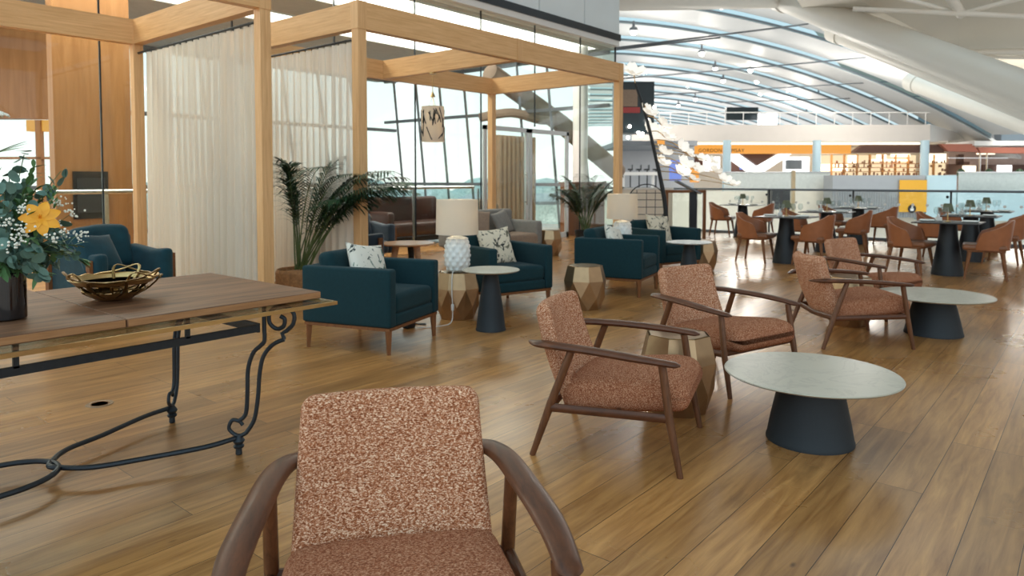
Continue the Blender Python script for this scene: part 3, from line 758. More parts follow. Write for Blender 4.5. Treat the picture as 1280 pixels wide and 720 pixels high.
# lamp cable and floor socket
t = thing('lamp_cable', 'thin white lamp cable with inline switch hanging down the faceted drum', 'cable', (4.70, 4.63, 0))
dvec = Vector((-0.64, -0.768, 0)); 
q = [Vector((4.93, 4.80, 0.47))+Vector((-0.10, -0.06, 0)), Vector((4.93, 4.80, 0.46))+Vector((-0.19, -0.12, 0)), Vector((4.68, 4.63, 0.30)), Vector((4.66, 4.60, 0.16)), Vector((4.62, 4.58, 0.03)), Vector((4.50, 4.62, 0.008)), Vector((4.33, 4.72, 0.008))]
bm = BM(); tube(bm, smoothpath(q, 5), 0.004, 6); shift(bm, t); obj('wire', bm, 'white', t)
bm = BM(); rbox(bm, q[3], (0.025, 0.02, 0.06), 0.006, nr=2, ni=1); shift(bm, t); obj('switch', bm, 'white', t)
t = thing('floor_socket', 'black power block on the floor behind the left teal armchair leg', 'socket', (4.30, 4.80, 0))
bm = BM(); rbox(bm, (0, 0, 0.04), (0.1, 0.07, 0.08), 0.01, nr=2, ni=1); obj('block', bm, 'blackmetal', t)
bm = BM(); tube(bm, smoothpath([(0.04, 0, 0.04), (0.12, -0.06, 0.02), (0.2, 0.0, 0.007), (0.12, 0.08, 0.007), (0.05, 0.03, 0.02)], 5), 0.006, 6); obj('black_lead', bm, 'blackmetal', t)
t = thing('floor_disc', 'round steel cover plate let into the floor under the console table', 'floor plate', (1.64, 4.59, 0.0))
bm = BM(); lathe(bm, [(0, 0.002), (0.055, 0.002), (0.072, 0.004), (0.075, 0.001)], 36); obj('plate', bm, mat('dull_floor_plate', srgb(150, 122, 94), 0.4, 0.2), t)
bm = BM(); lathe(bm, [(0.046, 0.0025), (0.05, 0.0045), (0.052, 0.0025)], 36); obj('ring', bm, 'boardedge', t)

# ================================================================== CONSOLE TABLE
CX0, CX1, CYa, CYb = -0.42, 2.09, 2.87, 4.24; ZT = 0.745
t = thing('console_table', 'long iron console table with scroll legs and glass top, at left', 'table', (0.83, 3.56, 0))
bm = BM(); box(bm, ((CX0+CX1)/2, (CYa+CYb)/2, ZT+0.006), (CX1-CX0-0.02, CYb-CYa-0.02, 0.012)); shift(bm, t); obj('glass_top', bm, 'tglass', t, smooth=0)
bm = BM()
for y in (CYa, CYb): box(bm, ((CX0+CX1)/2, y, ZT), (CX1-CX0+0.02, 0.016, 0.017))
for x in (CX0, CX1): box(bm, (x, (CYa+CYb)/2, ZT), (0.016, CYb-CYa, 0.017))
shift(bm, t); obj('brass_edge', bm, 'brass', t, smooth=0, label='brass edging')
FX0, FX1, FY0, FY1 = -0.10, 1.77, 3.22, 3.93
bm = BM()
AP = 0.625
ax0, ax1, ay0, ay1 = FX0-0.07, FX1+0.07, FY0-0.08, FY1+0.08
for y in (ay0, ay1): box(bm, ((ax0+ax1)/2, y, AP), (ax1-ax0, 0.014, 0.036))
for x in (ax0, ax1): box(bm, (x, (ay0+ay1)/2, AP), (0.014, ay1-ay0, 0.045))
for x in (ax0+0.35, (ax0+ax1)/2, ax1-0.35):
    for y in (ay0, ay1): box(bm, (x, y, (AP+ZT)/2), (0.02, 0.014, ZT-AP-0.02))
shift(bm, t); obj('apron', bm, 'iron', t, smooth=0)
def scroll_leg(fx, fy, sx, sy):
    """leg lying in the diagonal plane through the foot; s = outward distance"""
    d = Vector((sx, sy, 0)).normalized()
    o = Vector((fx, fy, 0))
    def P(s, z): return o + d*s + Vector((0, 0, z))
    bm = BM()
    # spiral at the top
    cs, cz = 0.20, 0.655
    sp = []
    for k in range(30):
        a = -pi*0.5 + 2*pi*1.55*(1-k/29); r = 0.012 + 0.058*(1-k/29)**0.9
        sp.append(P(cs - r*cos(a)*1.0, cz + r*sin(a)))
    sp = sp
    outer = smoothpath([P(0.035, 0.105), P(0.075, 0.17), P(0.095, 0.28), P(0.105, 0.40), P(0.125, 0.485), P(0.17, 0.54), P(0.225, 0.565)], 5)
    tube(bm, outer, 0.0105, 8)
    tube(bm, [P(0.225, 0.565), P(0.215, 0.595), P(0.235, 0.605)], 0.0105, 8)
    tube(bm, smoothpath([P(0.235, 0.605), P(0.268, 0.64), P(0.272, 0.69), P(0.235, 0.728), P(0.185, 0.725), P(0.155, 0.69), P(0.158, 0.645), P(0.19, 0.618), P(0.222, 0.63), P(0.228, 0.665), P(0.207, 0.68)], 5), 0.0105, 8)
    inner = smoothpath([P(-0.02, 0.10), P(-0.045, 0.13), P(-0.03, 0.17), P(0.005, 0.165), P(0.02, 0.145)], 5)
    tube(bm, inner, 0.0095, 8)
    tube(bm, smoothpath([P(0.0, 0.165), P(0.035, 0.20), P(0.045, 0.30), P(0.05, 0.42), P(0.075, 0.50), P(0.11, 0.535), P(0.13, 0.56), P(0.13, 0.62)], 5), 0.0105, 8)
    tube(bm, smoothpath([P(-0.02, 0.10), P(0.005, 0.092), P(0.035, 0.105)], 4), 0.0105, 8)
    tube(bm, [P(0.13, 0.60), P(0.13, ZT-0.012)], 0.0105, 8)
    shift(bm, t); leg = obj('leg', bm, 'iron', t)
    bm = BM(); lathe(bm, [(0.013, 0), (0.016, 0.004), (0.015, 0.03), (0.024, 0.036), (0.026, 0.045), (0.018, 0.052), (0.022, 0.058), (0.029, 0.07), (0.022, 0.083), (0.014, 0.095), (0.012, 0.10)], 18, c=(fx, fy, 0)); shift(bm, t); obj('foot', bm, 'iron', leg)
for (fx, sx) in ((FX1, 1), (FX0, -1)):
    for (fy, sy) in ((FY0, -1), (FY1, 1)): scroll_leg(fx, fy, sx, sy)
bm = BM(); my = (FY0+FY1)/2; mx = (FX0+FX1)/2
for s, fx in ((1, FX1), (-1, FX0)):
    jx = mx + s*0.23
    for sy, fy in ((-1, FY0), (1, FY1)):
        tube(bm, smoothpath([(fx-s*0.02, fy, 0.085), (fx-s*0.16, fy-sy*0.02, 0.078), (fx-s*0.40, fy-sy*0.12, 0.07), (jx+s*0.12, my+sy*0.16, 0.07), (jx+s*0.02, my+sy*0.045, 0.07), (jx, my, 0.07)], 6), 0.0125, 8)
ring = [(mx+0.26*cos(2*pi*k/40), my+0.19*sin(2*pi*k/40), 0.07) for k in range(40)]
tube(bm, ring, 0.0125, 8, closed=True)
shift(bm, t); obj('stretcher', bm, 'iron', t)
# wooden boards resting on the glass
bx = [(CX0+0.05, 0.55, 2.99, 4.13), (0.553, 1.165, 2.97, 4.14), (1.168, 2.075, 2.965, 4.06)]
lbl = ['walnut board at the far left end of the console table', 'middle walnut board on the console table, under the vase and bowl', 'walnut board at the right end of the console table, lapping the glass']
for (x0, x1, y0, y1), l in zip(bx, lbl):
    t = thing('table_board', l, 'board', ((x0+x1)/2, (y0+y1)/2, ZT+0.0135), 0, 'walnut boards on the console')
    bm = BM(); rbox(bm, (0, 0, 0.018), (x1-x0, y1-y0, 0.034), 0.003, nr=1, ni=1); obj('board_top', bm, 'boards', t, smooth=0)
    bm = BM(); box(bm, (0, -(y1-y0)/2-0.0015, 0.0185), (x1-x0-0.006, 0.004, 0.026)); obj('edge_strip', bm, 'boardedge', t, smooth=0, label='pale sawn edge')
ZB = ZT+0.0135+0.035
# vase
t = thing('vase', 'black glossy cylindrical vase on the console table', 'vase', (0.86, 3.34, ZB+0.0005))
bm = BM(); lathe(bm, [(0, 0), (0.066, 0), (0.072, 0.006), (0.072, 0.185), (0.069, 0.188), (0.066, 0.185), (0.066, 0.012), (0, 0.01)], 48); obj('body', bm, 'vase', t)
bm = BM(); lathe(bm, [(0, 0.14), (0.0655, 0.14)], 24); obj('water', bm, 'vase', t)
# bouquet
VC = Vector((0.86, 3.34, ZB+0.185))
t = thing('flower_bouquet', 'eucalyptus bouquet with orange lilies and white blossom in the black vase', 'bouquet', tuple(VC))
def leafdisc(bm, c, n, r, asp=1.0, curl=0.15):
    n = n.normalized(); a = n.orthogonal().normalized(); a = Matrix.Rotation(random.random()*6.28, 3, n) @ a; b = n.cross(a)
    cv = bm.verts.new(c); ring = []
    for k in range(9):
        th = 2*pi*k/9; rr = r*(1 - 0.12*abs(cos(th)))
        ring.append(bm.verts.new(c + a*rr*cos(th) + b*rr*asp*sin(th) + n*curl*r*(cos(th)**2)))
    for k in range(9): bm.faces.new((cv, ring[k], ring[(k+1) % 9]))
def pointleaf(bm, base, d, ln, wd, droop=0.3, n=6):
    d = d.normalized(); s = d.cross(Vector((0, 0, 1)))
    if s.length < 0.1: s = Vector((1, 0, 0))
    s.normalize(); prev = None
    for k in range(n+1):
        f = k/n; p = base + d*ln*f + Vector((0, 0, -droop*ln*f*f)); w = wd*sin(pi*min(1, f*0.92+0.06))**0.8
        l = bm.verts.new(p - s*w); m_ = bm.verts.new(p+Vector((0, 0, -0.15*w))); r_ = bm.verts.new(p + s*w)
        if prev: bm.faces.new((prev[0], prev[1], m_, l)); bm.faces.new((prev[1], prev[2], r_, m_))
        prev = (l, m_, r_)
rs = random.Random(3)
bmE, bmS, bmG, bmT = BM(), BM(), BM(), BM()
for i in range(84):
    az = rs.uniform(0, 2*pi); el = rs.uniform(-0.3, 1.4); ln = rs.uniform(0.12, 0.27) if el < 0.9 else rs.uniform(0.22, 0.44)
    d = Vector((cos(az)*cos(el), sin(az)*cos(el), sin(el)))
    pts = [Vector((0, 0, -0.1)), Vector((0, 0, 0.02))+d*0.03, d*ln*0.5+Vector((0, 0, 0.07)), d*ln+Vector((0, 0, 0.04))]
    sm = smoothpath(pts, 4); tube(bmS, sm, 0.0018, 5)
    for k in range(4, len(sm)):
        for q_ in range(2):
            off = Vector((rs.uniform(-1, 1), rs.uniform(-1, 1), rs.uniform(-1, 1)))
            if i % 3 == 2:
                pointleaf(bmG, sm[k], d+off*0.9, rs.uniform(0.04, 0.07), rs.uniform(0.008, 0.014))
            else:
                leafdisc(bmE, sm[k]+off*0.018, off+d*0.4, rs.uniform(0.016, 0.032), 0.9)
obj('stems', bmS, 'palmstem', t); obj('eucalyptus_leaves', bmE, 'euc', t, smooth=60, label='grey-green eucalyptus leaves'); obj('green_leaves', bmG, 'leaf2', t, smooth=60)
bm = BM()
for c, nrad in (((-0.02, 0.0, 0.62), 0.055), ((-0.12, 0.06, 0.55), 0.045)):
    c = Vector(c)
    tube(bmT, smoothpath([Vector((0, 0, 0)), c*0.5+Vector((0.0, 0, 0.02)), c-Vector((0, 0, 0.03))], 5), 0.0022, 5)
    for k in range(120):
        a = rs.uniform(0, 6.28); r = nrad*sqrt(rs.random()); p = c+Vector((r*cos(a), r*sin(a), 0.018*(1-(r/nrad)**2)))
        sphere(bm, p, 0.0042, 5, 4)
        if k % 5 == 0: tube(bmT, [c-Vector((0, 0, 0.035)), p], 0.0008, 4)
obj('umbel_flower', bm, 'whitepetal', t, label='pale lacy umbel flower head')
bm = BM()
for i in range(16):
    az = rs.uniform(-2.6, 0.6); ln = rs.uniform(0.13, 0.24); el = rs.uniform(0.1, 0.8)
    ln *= 1.15; c = Vector((cos(az)*cos(el)*ln, sin(az)*cos(el)*ln, sin(el)*ln+0.10))
    tube(bmT, [Vector((0, 0, 0)), c*0.6+Vector((0, 0, 0.02)), c], 0.0012, 4)
    for k in range(22):
        p = c+Vector((rs.gauss(0, .016), rs.gauss(0, .016), rs.gauss(0, .012))); sphere(bm, p, rs.uniform(0.003, 0.0055), 5, 4)
obj('blossom_sprays', bm, 'whitepetal', t, label='tiny white blossom sprays'); obj('flower_stalks', bmT, 'palmstem', t)
def lily(c, d, r):
    bm = BM(); d = Vector(d).normalized(); a = d.orthogonal().normalized(); b = d.cross(a)
    for k in range(7):
        th = 2*pi*k/7; q_ = a*cos(th)+b*sin(th); s = d.cross(q_); prev = None
        for i in range(7):
            f = i/6; w = 0.30*r*sin(pi*(0.08+0.90*f))**0.7; p = c + q_*r*f + d*(0.42*r*f - 0.45*r*f*f)
            v = (bm.verts.new(p-s*w), bm.verts.new(p-d*0.06*r), bm.verts.new(p+s*w))
            if prev: bm.faces.new((prev[0], prev[1], v[1], v[0])); bm.faces.new((prev[1], prev[2], v[2], v[1]))
            prev = v
    for k in range(6): tube(bm, [c, c+d*0.5*r+a*0.12*r*cos(k)+b*0.12*r*sin(k)], 0.0015, 4)
    return bm
cam_d_ = Vector((-0.5, -0.8, 0.25))
obj('lily', lily(Vector((0.07, -0.20, 0.22)), (-0.35, -0.9, 0.35), 0.072), 'orange', t, smooth=60, label='open orange lily')
obj('lily', lily(Vector((-0.08, -0.04, 0.47)), (-0.5, -0.7, 0.6), 0.06), 'orange', t, smooth=60, label='orange lily high in the bouquet')
bm = BM()
for k in range(3): pointleaf(bm, Vector((-0.03, -0.02, 0.47)), Vector((0.8, -0.3+0.3*k, 0.5-0.1*k)), 0.13, 0.016, 0.1)
obj('lily_leaves', bm, 'leaf2', t, smooth=60)
bm = BM()
for k in range(26): 
    a = k*2.4; z = 0.25+0.0035*k; pointleaf(bm, Vector((0.13+0.01*cos(a), -0.145+0.01*sin(a), z)), Vector((cos(a), sin(a), 1.1)), 0.022, 0.005, 0.0, 3)
obj('bud_spike', bm, 'leaf2', t, smooth=60, label='light green bud spike')

# brass bowl of leaf loops
t = thing('bowl', 'brass bowl made of overlapping leaf shaped loops on the console table', 'bowl', (1.325, 3.50, ZB+0.001))
def bowlpt(r, a, R0=0.225, hh=0.13):
    f = r/R0; return Vector((r*cos(a), r*sin(a), 0.006 + hh*f**2.2))
def loop(a0, span, r0, r1, rad, tilt, m, name):
    bm = BM(); pts = []
    c = ((r0+r1)/2)
    for k in range(28):
        th = 2*pi*k/28
        # pointed ellipse in (tangential, radial) space
        x = span*cos(th); y = (r1-r0)/2*sin(th)*(1-0.25*abs(cos(th)))
        base = bowlpt(c+y, a0)
        tangent = Vector((-sin(a0), cos(a0), 0))
        p = base + tangent*x
        rr = sqrt(p.x**2+p.y**2); p = Vector((p.x, p.y, 0.006+0.13*min(1.35, (rr/0.225))**2.2 + tilt*x))
        pts.append(p)
    tube(bm, pts, rad, 8, flat=0.55, closed=True)
    return obj(name, bm, m, t)
for k, (a0, m_) in enumerate(((0.3, 'brassdark'), (1.5, 'brass'), (2.6, 'brass'), (3.7, 'brassdark'), (4.7, 'brassdark'), (5.6, 'brass'))):
    loop(a0, 0.175, 0.07, 0.215, 0.008, 0.12*(-1)**k, m_, 'leaf_loop')
    loop(a0+0.5, 0.13, 0.05, 0.15, 0.006, -0.12*(-1)**k, 'brassdark' if k % 2 else 'brass', 'leaf_loop')
bm = BM(); lathe(bm, [(0.06, 0.004), (0.09, 0.007), (0.15, 0.043), (0.156, 0.05), (0.15, 0.047), (0.09, 0.012), (0.0, 0.008)], 40); obj('dish', bm, 'brass', t)
bm = BM(); lathe(bm, [(0.185, 0.092), (0.215, 0.118), (0.213, 0.122), (0.183, 0.097), (0.185, 0.092)], 48); obj('rim_band', bm, 'brass', t, label='pale hammered rim')

t.scale = (0.86, 0.86, 0.86)

# ================================================================== PERGOLA SEATING
def club_chair(label, loc, rz, mbody, mleg='teakleg', w=0.86, cush=None, group=None, name='velvet_armchair'):
    t = thing(name, label, 'armchair', loc, rz, group)
    for sx in (-1, 1):
        for fy in (-0.30, 0.33):
            bm = BM(); box(bm, (sx*(w/2-0.015), fy, 0.31), (0.035, 0.05, 0.62)); obj('leg', bm, mleg, t, smooth=0)
        bm = BM(); rbox(bm, (sx*(w/2-0.10), 0.0, 0.46), (0.13, 0.74, 0.44), 0.05, nr=3, ni=4, fn=lambda x, y, z: (x, y, z+0.02*sin(y*9))); obj('arm', bm, mbody, t, smooth=60)
    bm = BM(); rbox(bm, (0, -0.02, 0.33), (w-0.32, 0.72, 0.2), 0.06, nr=3, ni=5); obj('seat', bm, mbody, t, smooth=60)
    bm = BM(); rbox(bm, (0, 0.33, 0.55), (w-0.1, 0.14, 0.52), 0.05, nr=3, ni=5); obj('back', bm, mbody, t, smooth=60)
    xf = Matrix.Translation((0, 0.20, 0.68)) @ Matrix.Rotation(radians(-14), 4, 'X')
    bm = BM(); rbox(bm, (0, 0, 0), (w-0.28, 0.18, 0.44), 0.08, xf=xf, nr=4, ni=6, fn=lambda x, y, z: (x, y+0.015*sin(x*14), z+0.015*sin(x*9+1))); obj('back_cushion', bm, mbody, t, smooth=60)
    return t
club_chair('teal velvet armchair with loose back cushion behind the console table', (2.76, 7.30, 0), radians(12), 'teal_velvet')
cushion('teal velvet cushion leaning over the arm of the velvet armchair', (2.56, 7.12, 0.66), Euler((radians(-35), radians(5), radians(20))), 'teal_velvet', 0.44)
VN = club_chair('navy velvet armchair under the pergola with peach cushion', (6.55, 8.62, 0), radians(-5), 'navy_velvet', w=1.25, group='navy velvet seats', name='velvet_armchair')
dup(VN, (5.62, 7.55, 0), radians(70), 'navy velvet armchair beside the oak pergola post, left of the peach cushion', 'navy velvet seats')
cushion('peach satin cushion on the navy velvet seat', (6.30, 8.38, 0.66), Euler((radians(-18), radians(14), radians(-10))), 'copper_fabric', 0.44)
# brown leather seats seen beyond the glass
for x, y, lb in ((7.4, 10.9, 'dark brown leather seat seen through the glass under the amber lamp'), (10.2, 11.2, 'dark brown leather seat seen through the glass right of the pendant lamp')):
    t = thing('leather_sofa', lb, 'sofa', (x, y, 0), 0, 'brown leather sofas')
    bm = BM(); rbox(bm, (0, 0.35, 0.6), (1.9, 0.2, 0.75), 0.08, nr=3, ni=4); obj('back', bm, 'brownleather', t)
    bm = BM(); rbox(bm, (0, -0.1, 0.33), (1.9, 0.75, 0.28), 0.08, nr=3, ni=4); obj('seat', bm, 'brownleather', t)
    for s in (-1, 1):
        bm = BM(); rbox(bm, (s*1.0, 0.0, 0.42), (0.18, 0.9, 0.55), 0.06, nr=3, ni=3); obj('arm', bm, 'brownleather', t)
    bm = BM(); box(bm, (0, 0.1, 0.1), (1.7, 0.6, 0.1)); obj('plinth', bm, 'blackmetal', t, smooth=0)
# grey sofa on the right under the pergola
t = thing('sofa', 'light grey sofa with loose cushions under the pergola near the glass doors', 'sofa', (9.05, 8.0, 0), radians(-8))
bm = BM(); rbox(bm, (0, 0, 0.30), (1.5, 0.85, 0.24), 0.05, nr=3, ni=5); obj('seat', bm, 'taupe_fabric', t, smooth=60)
bm = BM(); rbox(bm, (0, 0.36, 0.52), (1.5, 0.18, 0.60), 0.06, nr=3, ni=5); obj('back', bm, 'grey_fabric', t, smooth=60)
for s in (-1, 1):
    bm = BM(); rbox(bm, (s*0.74, 0, 0.42), (0.16, 0.86, 0.42), 0.05, nr=3, ni=4); obj('arm', bm, 'grey_fabric', t, smooth=60)
    for sy in (-1, 1):
        bm = BM(); tube(bm, [(s*0.7, sy*0.36, 0), (s*0.68, sy*0.34, 0.2)], [0.015, 0.022], 8); obj('leg', bm, 'teakleg', t)
cushion('pale taupe cushion at the left of the grey sofa', (8.75, 8.02, 0.62), Euler((radians(-20), radians(10), radians(-20))), 'taupe_fabric', 0.46, 'sofa cushions')
cushion('light grey cushion at the right of the grey sofa', (9.25, 7.92, 0.60), Euler((radians(-24), radians(-12), radians(5))), 'grey_fabric', 0.44, 'sofa cushions')
club_chair('tan armchair behind the grey sofa, seen through the open glass door', (11.9, 10.9, 0), radians(150), 'taupe_fabric', w=0.8)

def leg_table(label, loc, R, zt):
    t = thing('round_table', label, 'table', loc, 0, 'round wooden lounge tables')
    bm = BM(); lathe(bm, [(0, zt-0.03), (R-0.03, zt-0.03), (R, zt-0.012), (R-0.006, zt), (0, zt)], 48); obj('tabletop', bm, 'tabletop_wood', t)
    for k in range(3):
        a = 2*pi*k/3+0.6
        bm = BM(); tube(bm, [(0.62*R*cos(a), 0.62*R*sin(a), 0), (0.45*R*cos(a), 0.45*R*sin(a), zt-0.03)], [0.035, 0.05], 14); obj('leg', bm, 'tabletop_wood' if k else 'blackmetal', t)
    return t
leg_table('round wooden lounge table with mixed light and dark legs, behind the left teal armchair', (6.75, 7.55, 0), 0.38, 0.45)
leg_table('round wooden lounge table hidden behind the nearer ceramic lamp', (7.95, 7.35, 0), 0.36, 0.45)

# pendant lamp
t = thing('pendant_lamp', 'white drum pendant lamp with dark twig pattern hanging from the pergola', 'pendant lamp', (7.8, 8.12, 3.02))
bm = BM(); lathe(bm, [(0.0, 0), (0.055, 0), (0.055, -0.02), (0.0, -0.025)], 20); obj('ceiling_rose', bm, 'brass', t)
bm = BM(); tube(bm, [(0, 0, -0.02), (0, 0, -0.38)], 0.005, 6)
for k in range(3): tube(bm, [(0, 0, -0.38), (0.075*cos(k*2.1), 0.075*sin(k*2.1), -0.53)], 0.003, 5)
lathe(bm, [(0.0, -0.28), (0.045, -0.38), (0.0, -0.385)], 12)
obj('cord', bm, 'brass', t)
bm = BM(); lathe(bm, [(0.178, -1.08), (0.178, -0.53), (0.175, -0.53), (0.175, -1.08)], 48)
caps = [f for f in bm.faces if len(f.verts) > 4]; bmesh.ops.delete(bm, geom=caps, context='FACES_ONLY'); sh = obj('lamp_shade', bm, 'shade', t)
bm = BM(); rr = random.Random(5)
for k in range(54):
    a = rr.uniform(0, 2*pi); z = rr.uniform(-1.02, -0.62); da = rr.uniform(-0.5, 0.5); dz = rr.uniform(0.08, 0.24)
    pts = [(0.1815*cos(a+da*f), 0.1815*sin(a+da*f), min(-0.55, max(-1.06, z+dz*(f-0.5)))) for f in (0, .2, .4, .6, .8, 1)]
    tube(bm, pts, 0.0075, 5)
obj('twig_pattern', bm, 'blackmetal', sh)
bm = BM(); sphere(bm, (0, 0, -0.8), 0.035); obj('bulb', bm, 'bulb', t)
# amber lamp beyond the glass
t = thing('floor_lamp', 'floor lamp with glowing amber shade seen through the glass by the pergola post', 'lamp', (6.75, 10.3, 0))
bm = BM(); lathe(bm, [(0.14, 0), (0.14, 0.02), (0.012, 0.03), (0.012, 1.3)], 20); obj('pole', bm, 'blackmetal', t)
bm = BM(); lathe(bm, [(0.13, 1.25), (0.13, 1.53)], 28); obj('lamp_shade', bm, 'goldlamp', t)

# ================================================================== PALMS
def palm(label, loc, Hh, nf, seed, spread, basket=True, droop=1.0, lw=0.011, bias=None, avoid=None):
    r = random.Random(seed)
    t = thing('potted_palm', label, 'plant', loc, 0, 'potted palms')
    if basket:
        def wv(rr, z, a): return rr + 0.006*sin(a*26+ (pi if int(z/0.025) % 2 else 0))
        prof = [(0.20, 0)] + [(0.20+0.07*sin(pi*0.5*min(1, k/8)), 0.012+k*0.025) for k in range(13)] + [(0.25, 0.34), (0.24, 0.335), (0.23, 0.30)]
        bm = BM(); lathe(bm, prof, 72, fn=wv); obj('basket', bm, 'basket', t)
    else:
        bm = BM(); lathe(bm, [(0.15, 0), (0.21, 0.32), (0.20, 0.32), (0.19, 0.28)], 36); obj('pot', bm, 'blackmetal', t)
    bm = BM(); lathe(bm, [(0, 0.292), (0.2, 0.29)], 24); obj('soil', bm, 'soil', t)
    bs, bl = BM(), BM()
    for i in range(nf):
        az = 2*pi*i/nf*2.4 + r.uniform(-0.3, 0.3)
        if bias and r.random() < 0.5: az = bias + r.uniform(-0.7, 0.7)
        el = r.uniform(1.0, 1.5); ln = Hh*r.uniform(0.7, 1.05)
        if avoid is not None and cos(az-avoid) > -0.1: el = r.uniform(1.38, 1.52); hz = 0.35
        else: hz = 1.0
        o = Vector((r.uniform(-.06, .06), r.uniform(-.06, .06), 0.28)); d = Vector((cos(az), sin(az), 0))
        pts = []
        for k in range(15):
            f = k/14; s = ln*f
            horiz = hz*(cos(el)*s*0.9 + 0.40*spread*ln*f**2.4)
            vert = sin(el)*s - droop*0.40*ln*f**3
            pts.append(o + d*horiz + Vector((0, 0, max(0.05, vert))))
        tube(bs, pts, [0.009*(1-0.75*k/14) for k in range(15)], 6)
        fine = smoothpath(pts, 3); nn = len(fine)
        for k in range(int(nn*0.36), nn):
            f = k/nn; g = (f-0.36)/0.64
            tang = (fine[min(k+1, nn-1)]-fine[max(k-1, 0)]).normalized(); side = tang.cross(Vector((0, 0, 1)))
            if side.length < 0.1: side = Vector((-d.y, d.x, 0))
            side.normalize()
            L_ = (0.16+Hh*0.13)*(sin(pi*(0.16+0.80*g))**0.7)
            for s in (-1, 1):
                dd = side*s*0.85 + tang*0.62 + Vector((0, 0, 0.12))
                pointleaf(bl, fine[k], dd, L_*r.uniform(0.85, 1.1), lw, r.uniform(0.3, 0.6), 5)
    obj('fronds', bl, 'palm', t, smooth=60); obj('stems', bs, 'palmstem', t)
    return t
palm('tall dark green palm in a woven basket between the oak posts', (4.60, 6.95, 0), 1.95, 24, 4, 0.42, True, 0.8, 0.011, radians(-35), radians(140))
palm('potted palm at the right end of the pergola, behind the side-on teal armchair', (11.9, 8.0, 0), 1.5, 22, 9, 0.45, False, 0.55, 0.013)
# plants inside the glazed lounge
palm('slender plant inside the glazed lounge beneath the pendant lamp', (9.6, 11.9, 0), 1.75, 9, 14, 0.9, False, 1.1, 0.012)

# ================================================================== DINING AREA
def dining_chair(label, loc, rz):
    t = thing('dining_chair', label, 'chair', loc, rz, 'tan leather dining chairs')
    bm = BM(); nA, nZ = 30, 6; A0 = radians(118)
    def sh(i, j, out):
        a = -A0 + 2*A0*i/nA           # 0 = back
        f = j/nZ; q = abs(a)/A0
        top = 0.80 - 0.19*(max(0, q-0.22)/0.78)**0.75 if q > 0.22 else 0.80
        if q > 0.86: top -= 0.16*((q-0.86)/0.14)**1.6
        z0 = 0.40; z = z0 + (top-z0)*f
        rx = 0.265+0.035*f; ry = 0.245+0.05*f*(1-q)
        rx += out; ry += out
        x = rx*sin(a)*(1.0 if q < .75 else 1-0.05*(q-.75)/.25); y = ry*cos(a)
        if cos(a) < 0: y = ry*cos(a)*1.05
        return (x, y, z)
    gi = [[bm.verts.new(sh(i, j, -0.014)) for j in range(nZ+1)] for i in range(nA+1)]
    go = [[bm.verts.new(sh(i, j, 0.014)) for j in range(nZ+1)] for i in range(nA+1)]
    for i in range(nA):
        for j in range(nZ):
            bm.faces.new((gi[i][j], gi[i+1][j], gi[i+1][j+1], gi[i][j+1])); bm.faces.new((go[i][j], go[i][j+1], go[i+1][j+1], go[i+1][j]))
        bm.faces.new((gi[i][nZ], gi[i+1][nZ], go[i+1][nZ], go[i][nZ])); bm.faces.new((gi[i][0], go[i][0], go[i+1][0], gi[i+1][0]))
    for i in (0, nA):
        for j in range(nZ): bm.faces.new((gi[i][j], gi[i][j+1], go[i][j+1], go[i][j]))
    obj('shell', bm, 'leather', t, smooth=60)
    bm = BM(); rbox(bm, (0, -0.03, 0.43), (0.49, 0.50, 0.08), 0.035, nr=3, ni=4); obj('seat', bm, 'leather_seat', t, smooth=60)
    bm = BM(); rbox(bm, (0, -0.01, 0.385), (0.46, 0.44, 0.03), 0.012, nr=2, ni=2); obj('seat_frame', bm, 'teakleg', t)
    for sx in (-1, 1):
        for sy in (-1, 1):
            bm = BM(); tube(bm, [(sx*0.235, sy*0.24-0.01, 0), (sx*0.195, sy*0.18-0.01, 0.39)], [0.014, 0.027], 10); obj('leg', bm, 'teakleg', t)
    return t
def dining_table(label, loc):
    t = thing('dining_table', label, 'table', loc, 0, 'square dining tables')
    bm = BM(); rbox(bm, (0, 0, 0.742), (0.80, 0.80, 0.016), 0.006, nr=2, ni=1); obj('tabletop', bm, 'darktop', t)
    bm = BM(); lathe(bm, [(0.205, 0), (0.205, 0.012), (0.175, 0.2), (0.12, 0.55), (0.105, 0.734)], 44); obj('base', bm, 'conedark', t)
    return t
tabs = {'a': (16.3, 6.5), 'b': (11.6, 3.9), 'c': (13.8, 3.9), 'd': (16.0, 3.9), 'e': (11.6, 1.65), 'f': (13.8, 1.65), 'g': (15.95, 1.65)}
nm = {'a': 'the leftmost dining table', 'b': 'the front table, left dining row', 'c': 'the middle table, left dining row', 'd': 'the back table, left dining row',
      'e': 'the front table, right dining row', 'f': 'the middle table, right dining row', 'g': 'the back table, right dining row'}
lead = {'a': 'black square dining table standing leftmost, close to the glass railing', 'b': 'black square dining table at the front of the left dining row', 'c': 'black square dining table in the middle of the left dining row', 'd': 'black square dining table at the back of the left dining row',
        'e': 'black square dining table at the front of the right dining row', 'f': 'black square dining table in the middle of the right dining row', 'g': 'black square dining table at the back of the right dining row'}
DT = None; DC = None; WG = None
def wine_glass(label, loc):
    t = thing('wine_glass', label, 'glass', loc, 0)
    bm = BM(); lathe(bm, [(0.0, 0.001), (0.034, 0.001), (0.034, 0.003), (0.004, 0.008), (0.004, 0.085), (0.02, 0.10), (0.036, 0.13), (0.038, 0.16), (0.031, 0.205), (0.030, 0.205), (0.036, 0.16), (0.034, 0.13), (0.0, 0.10)], 20); obj('glass_body', bm, 'wineglass', t)
    return t
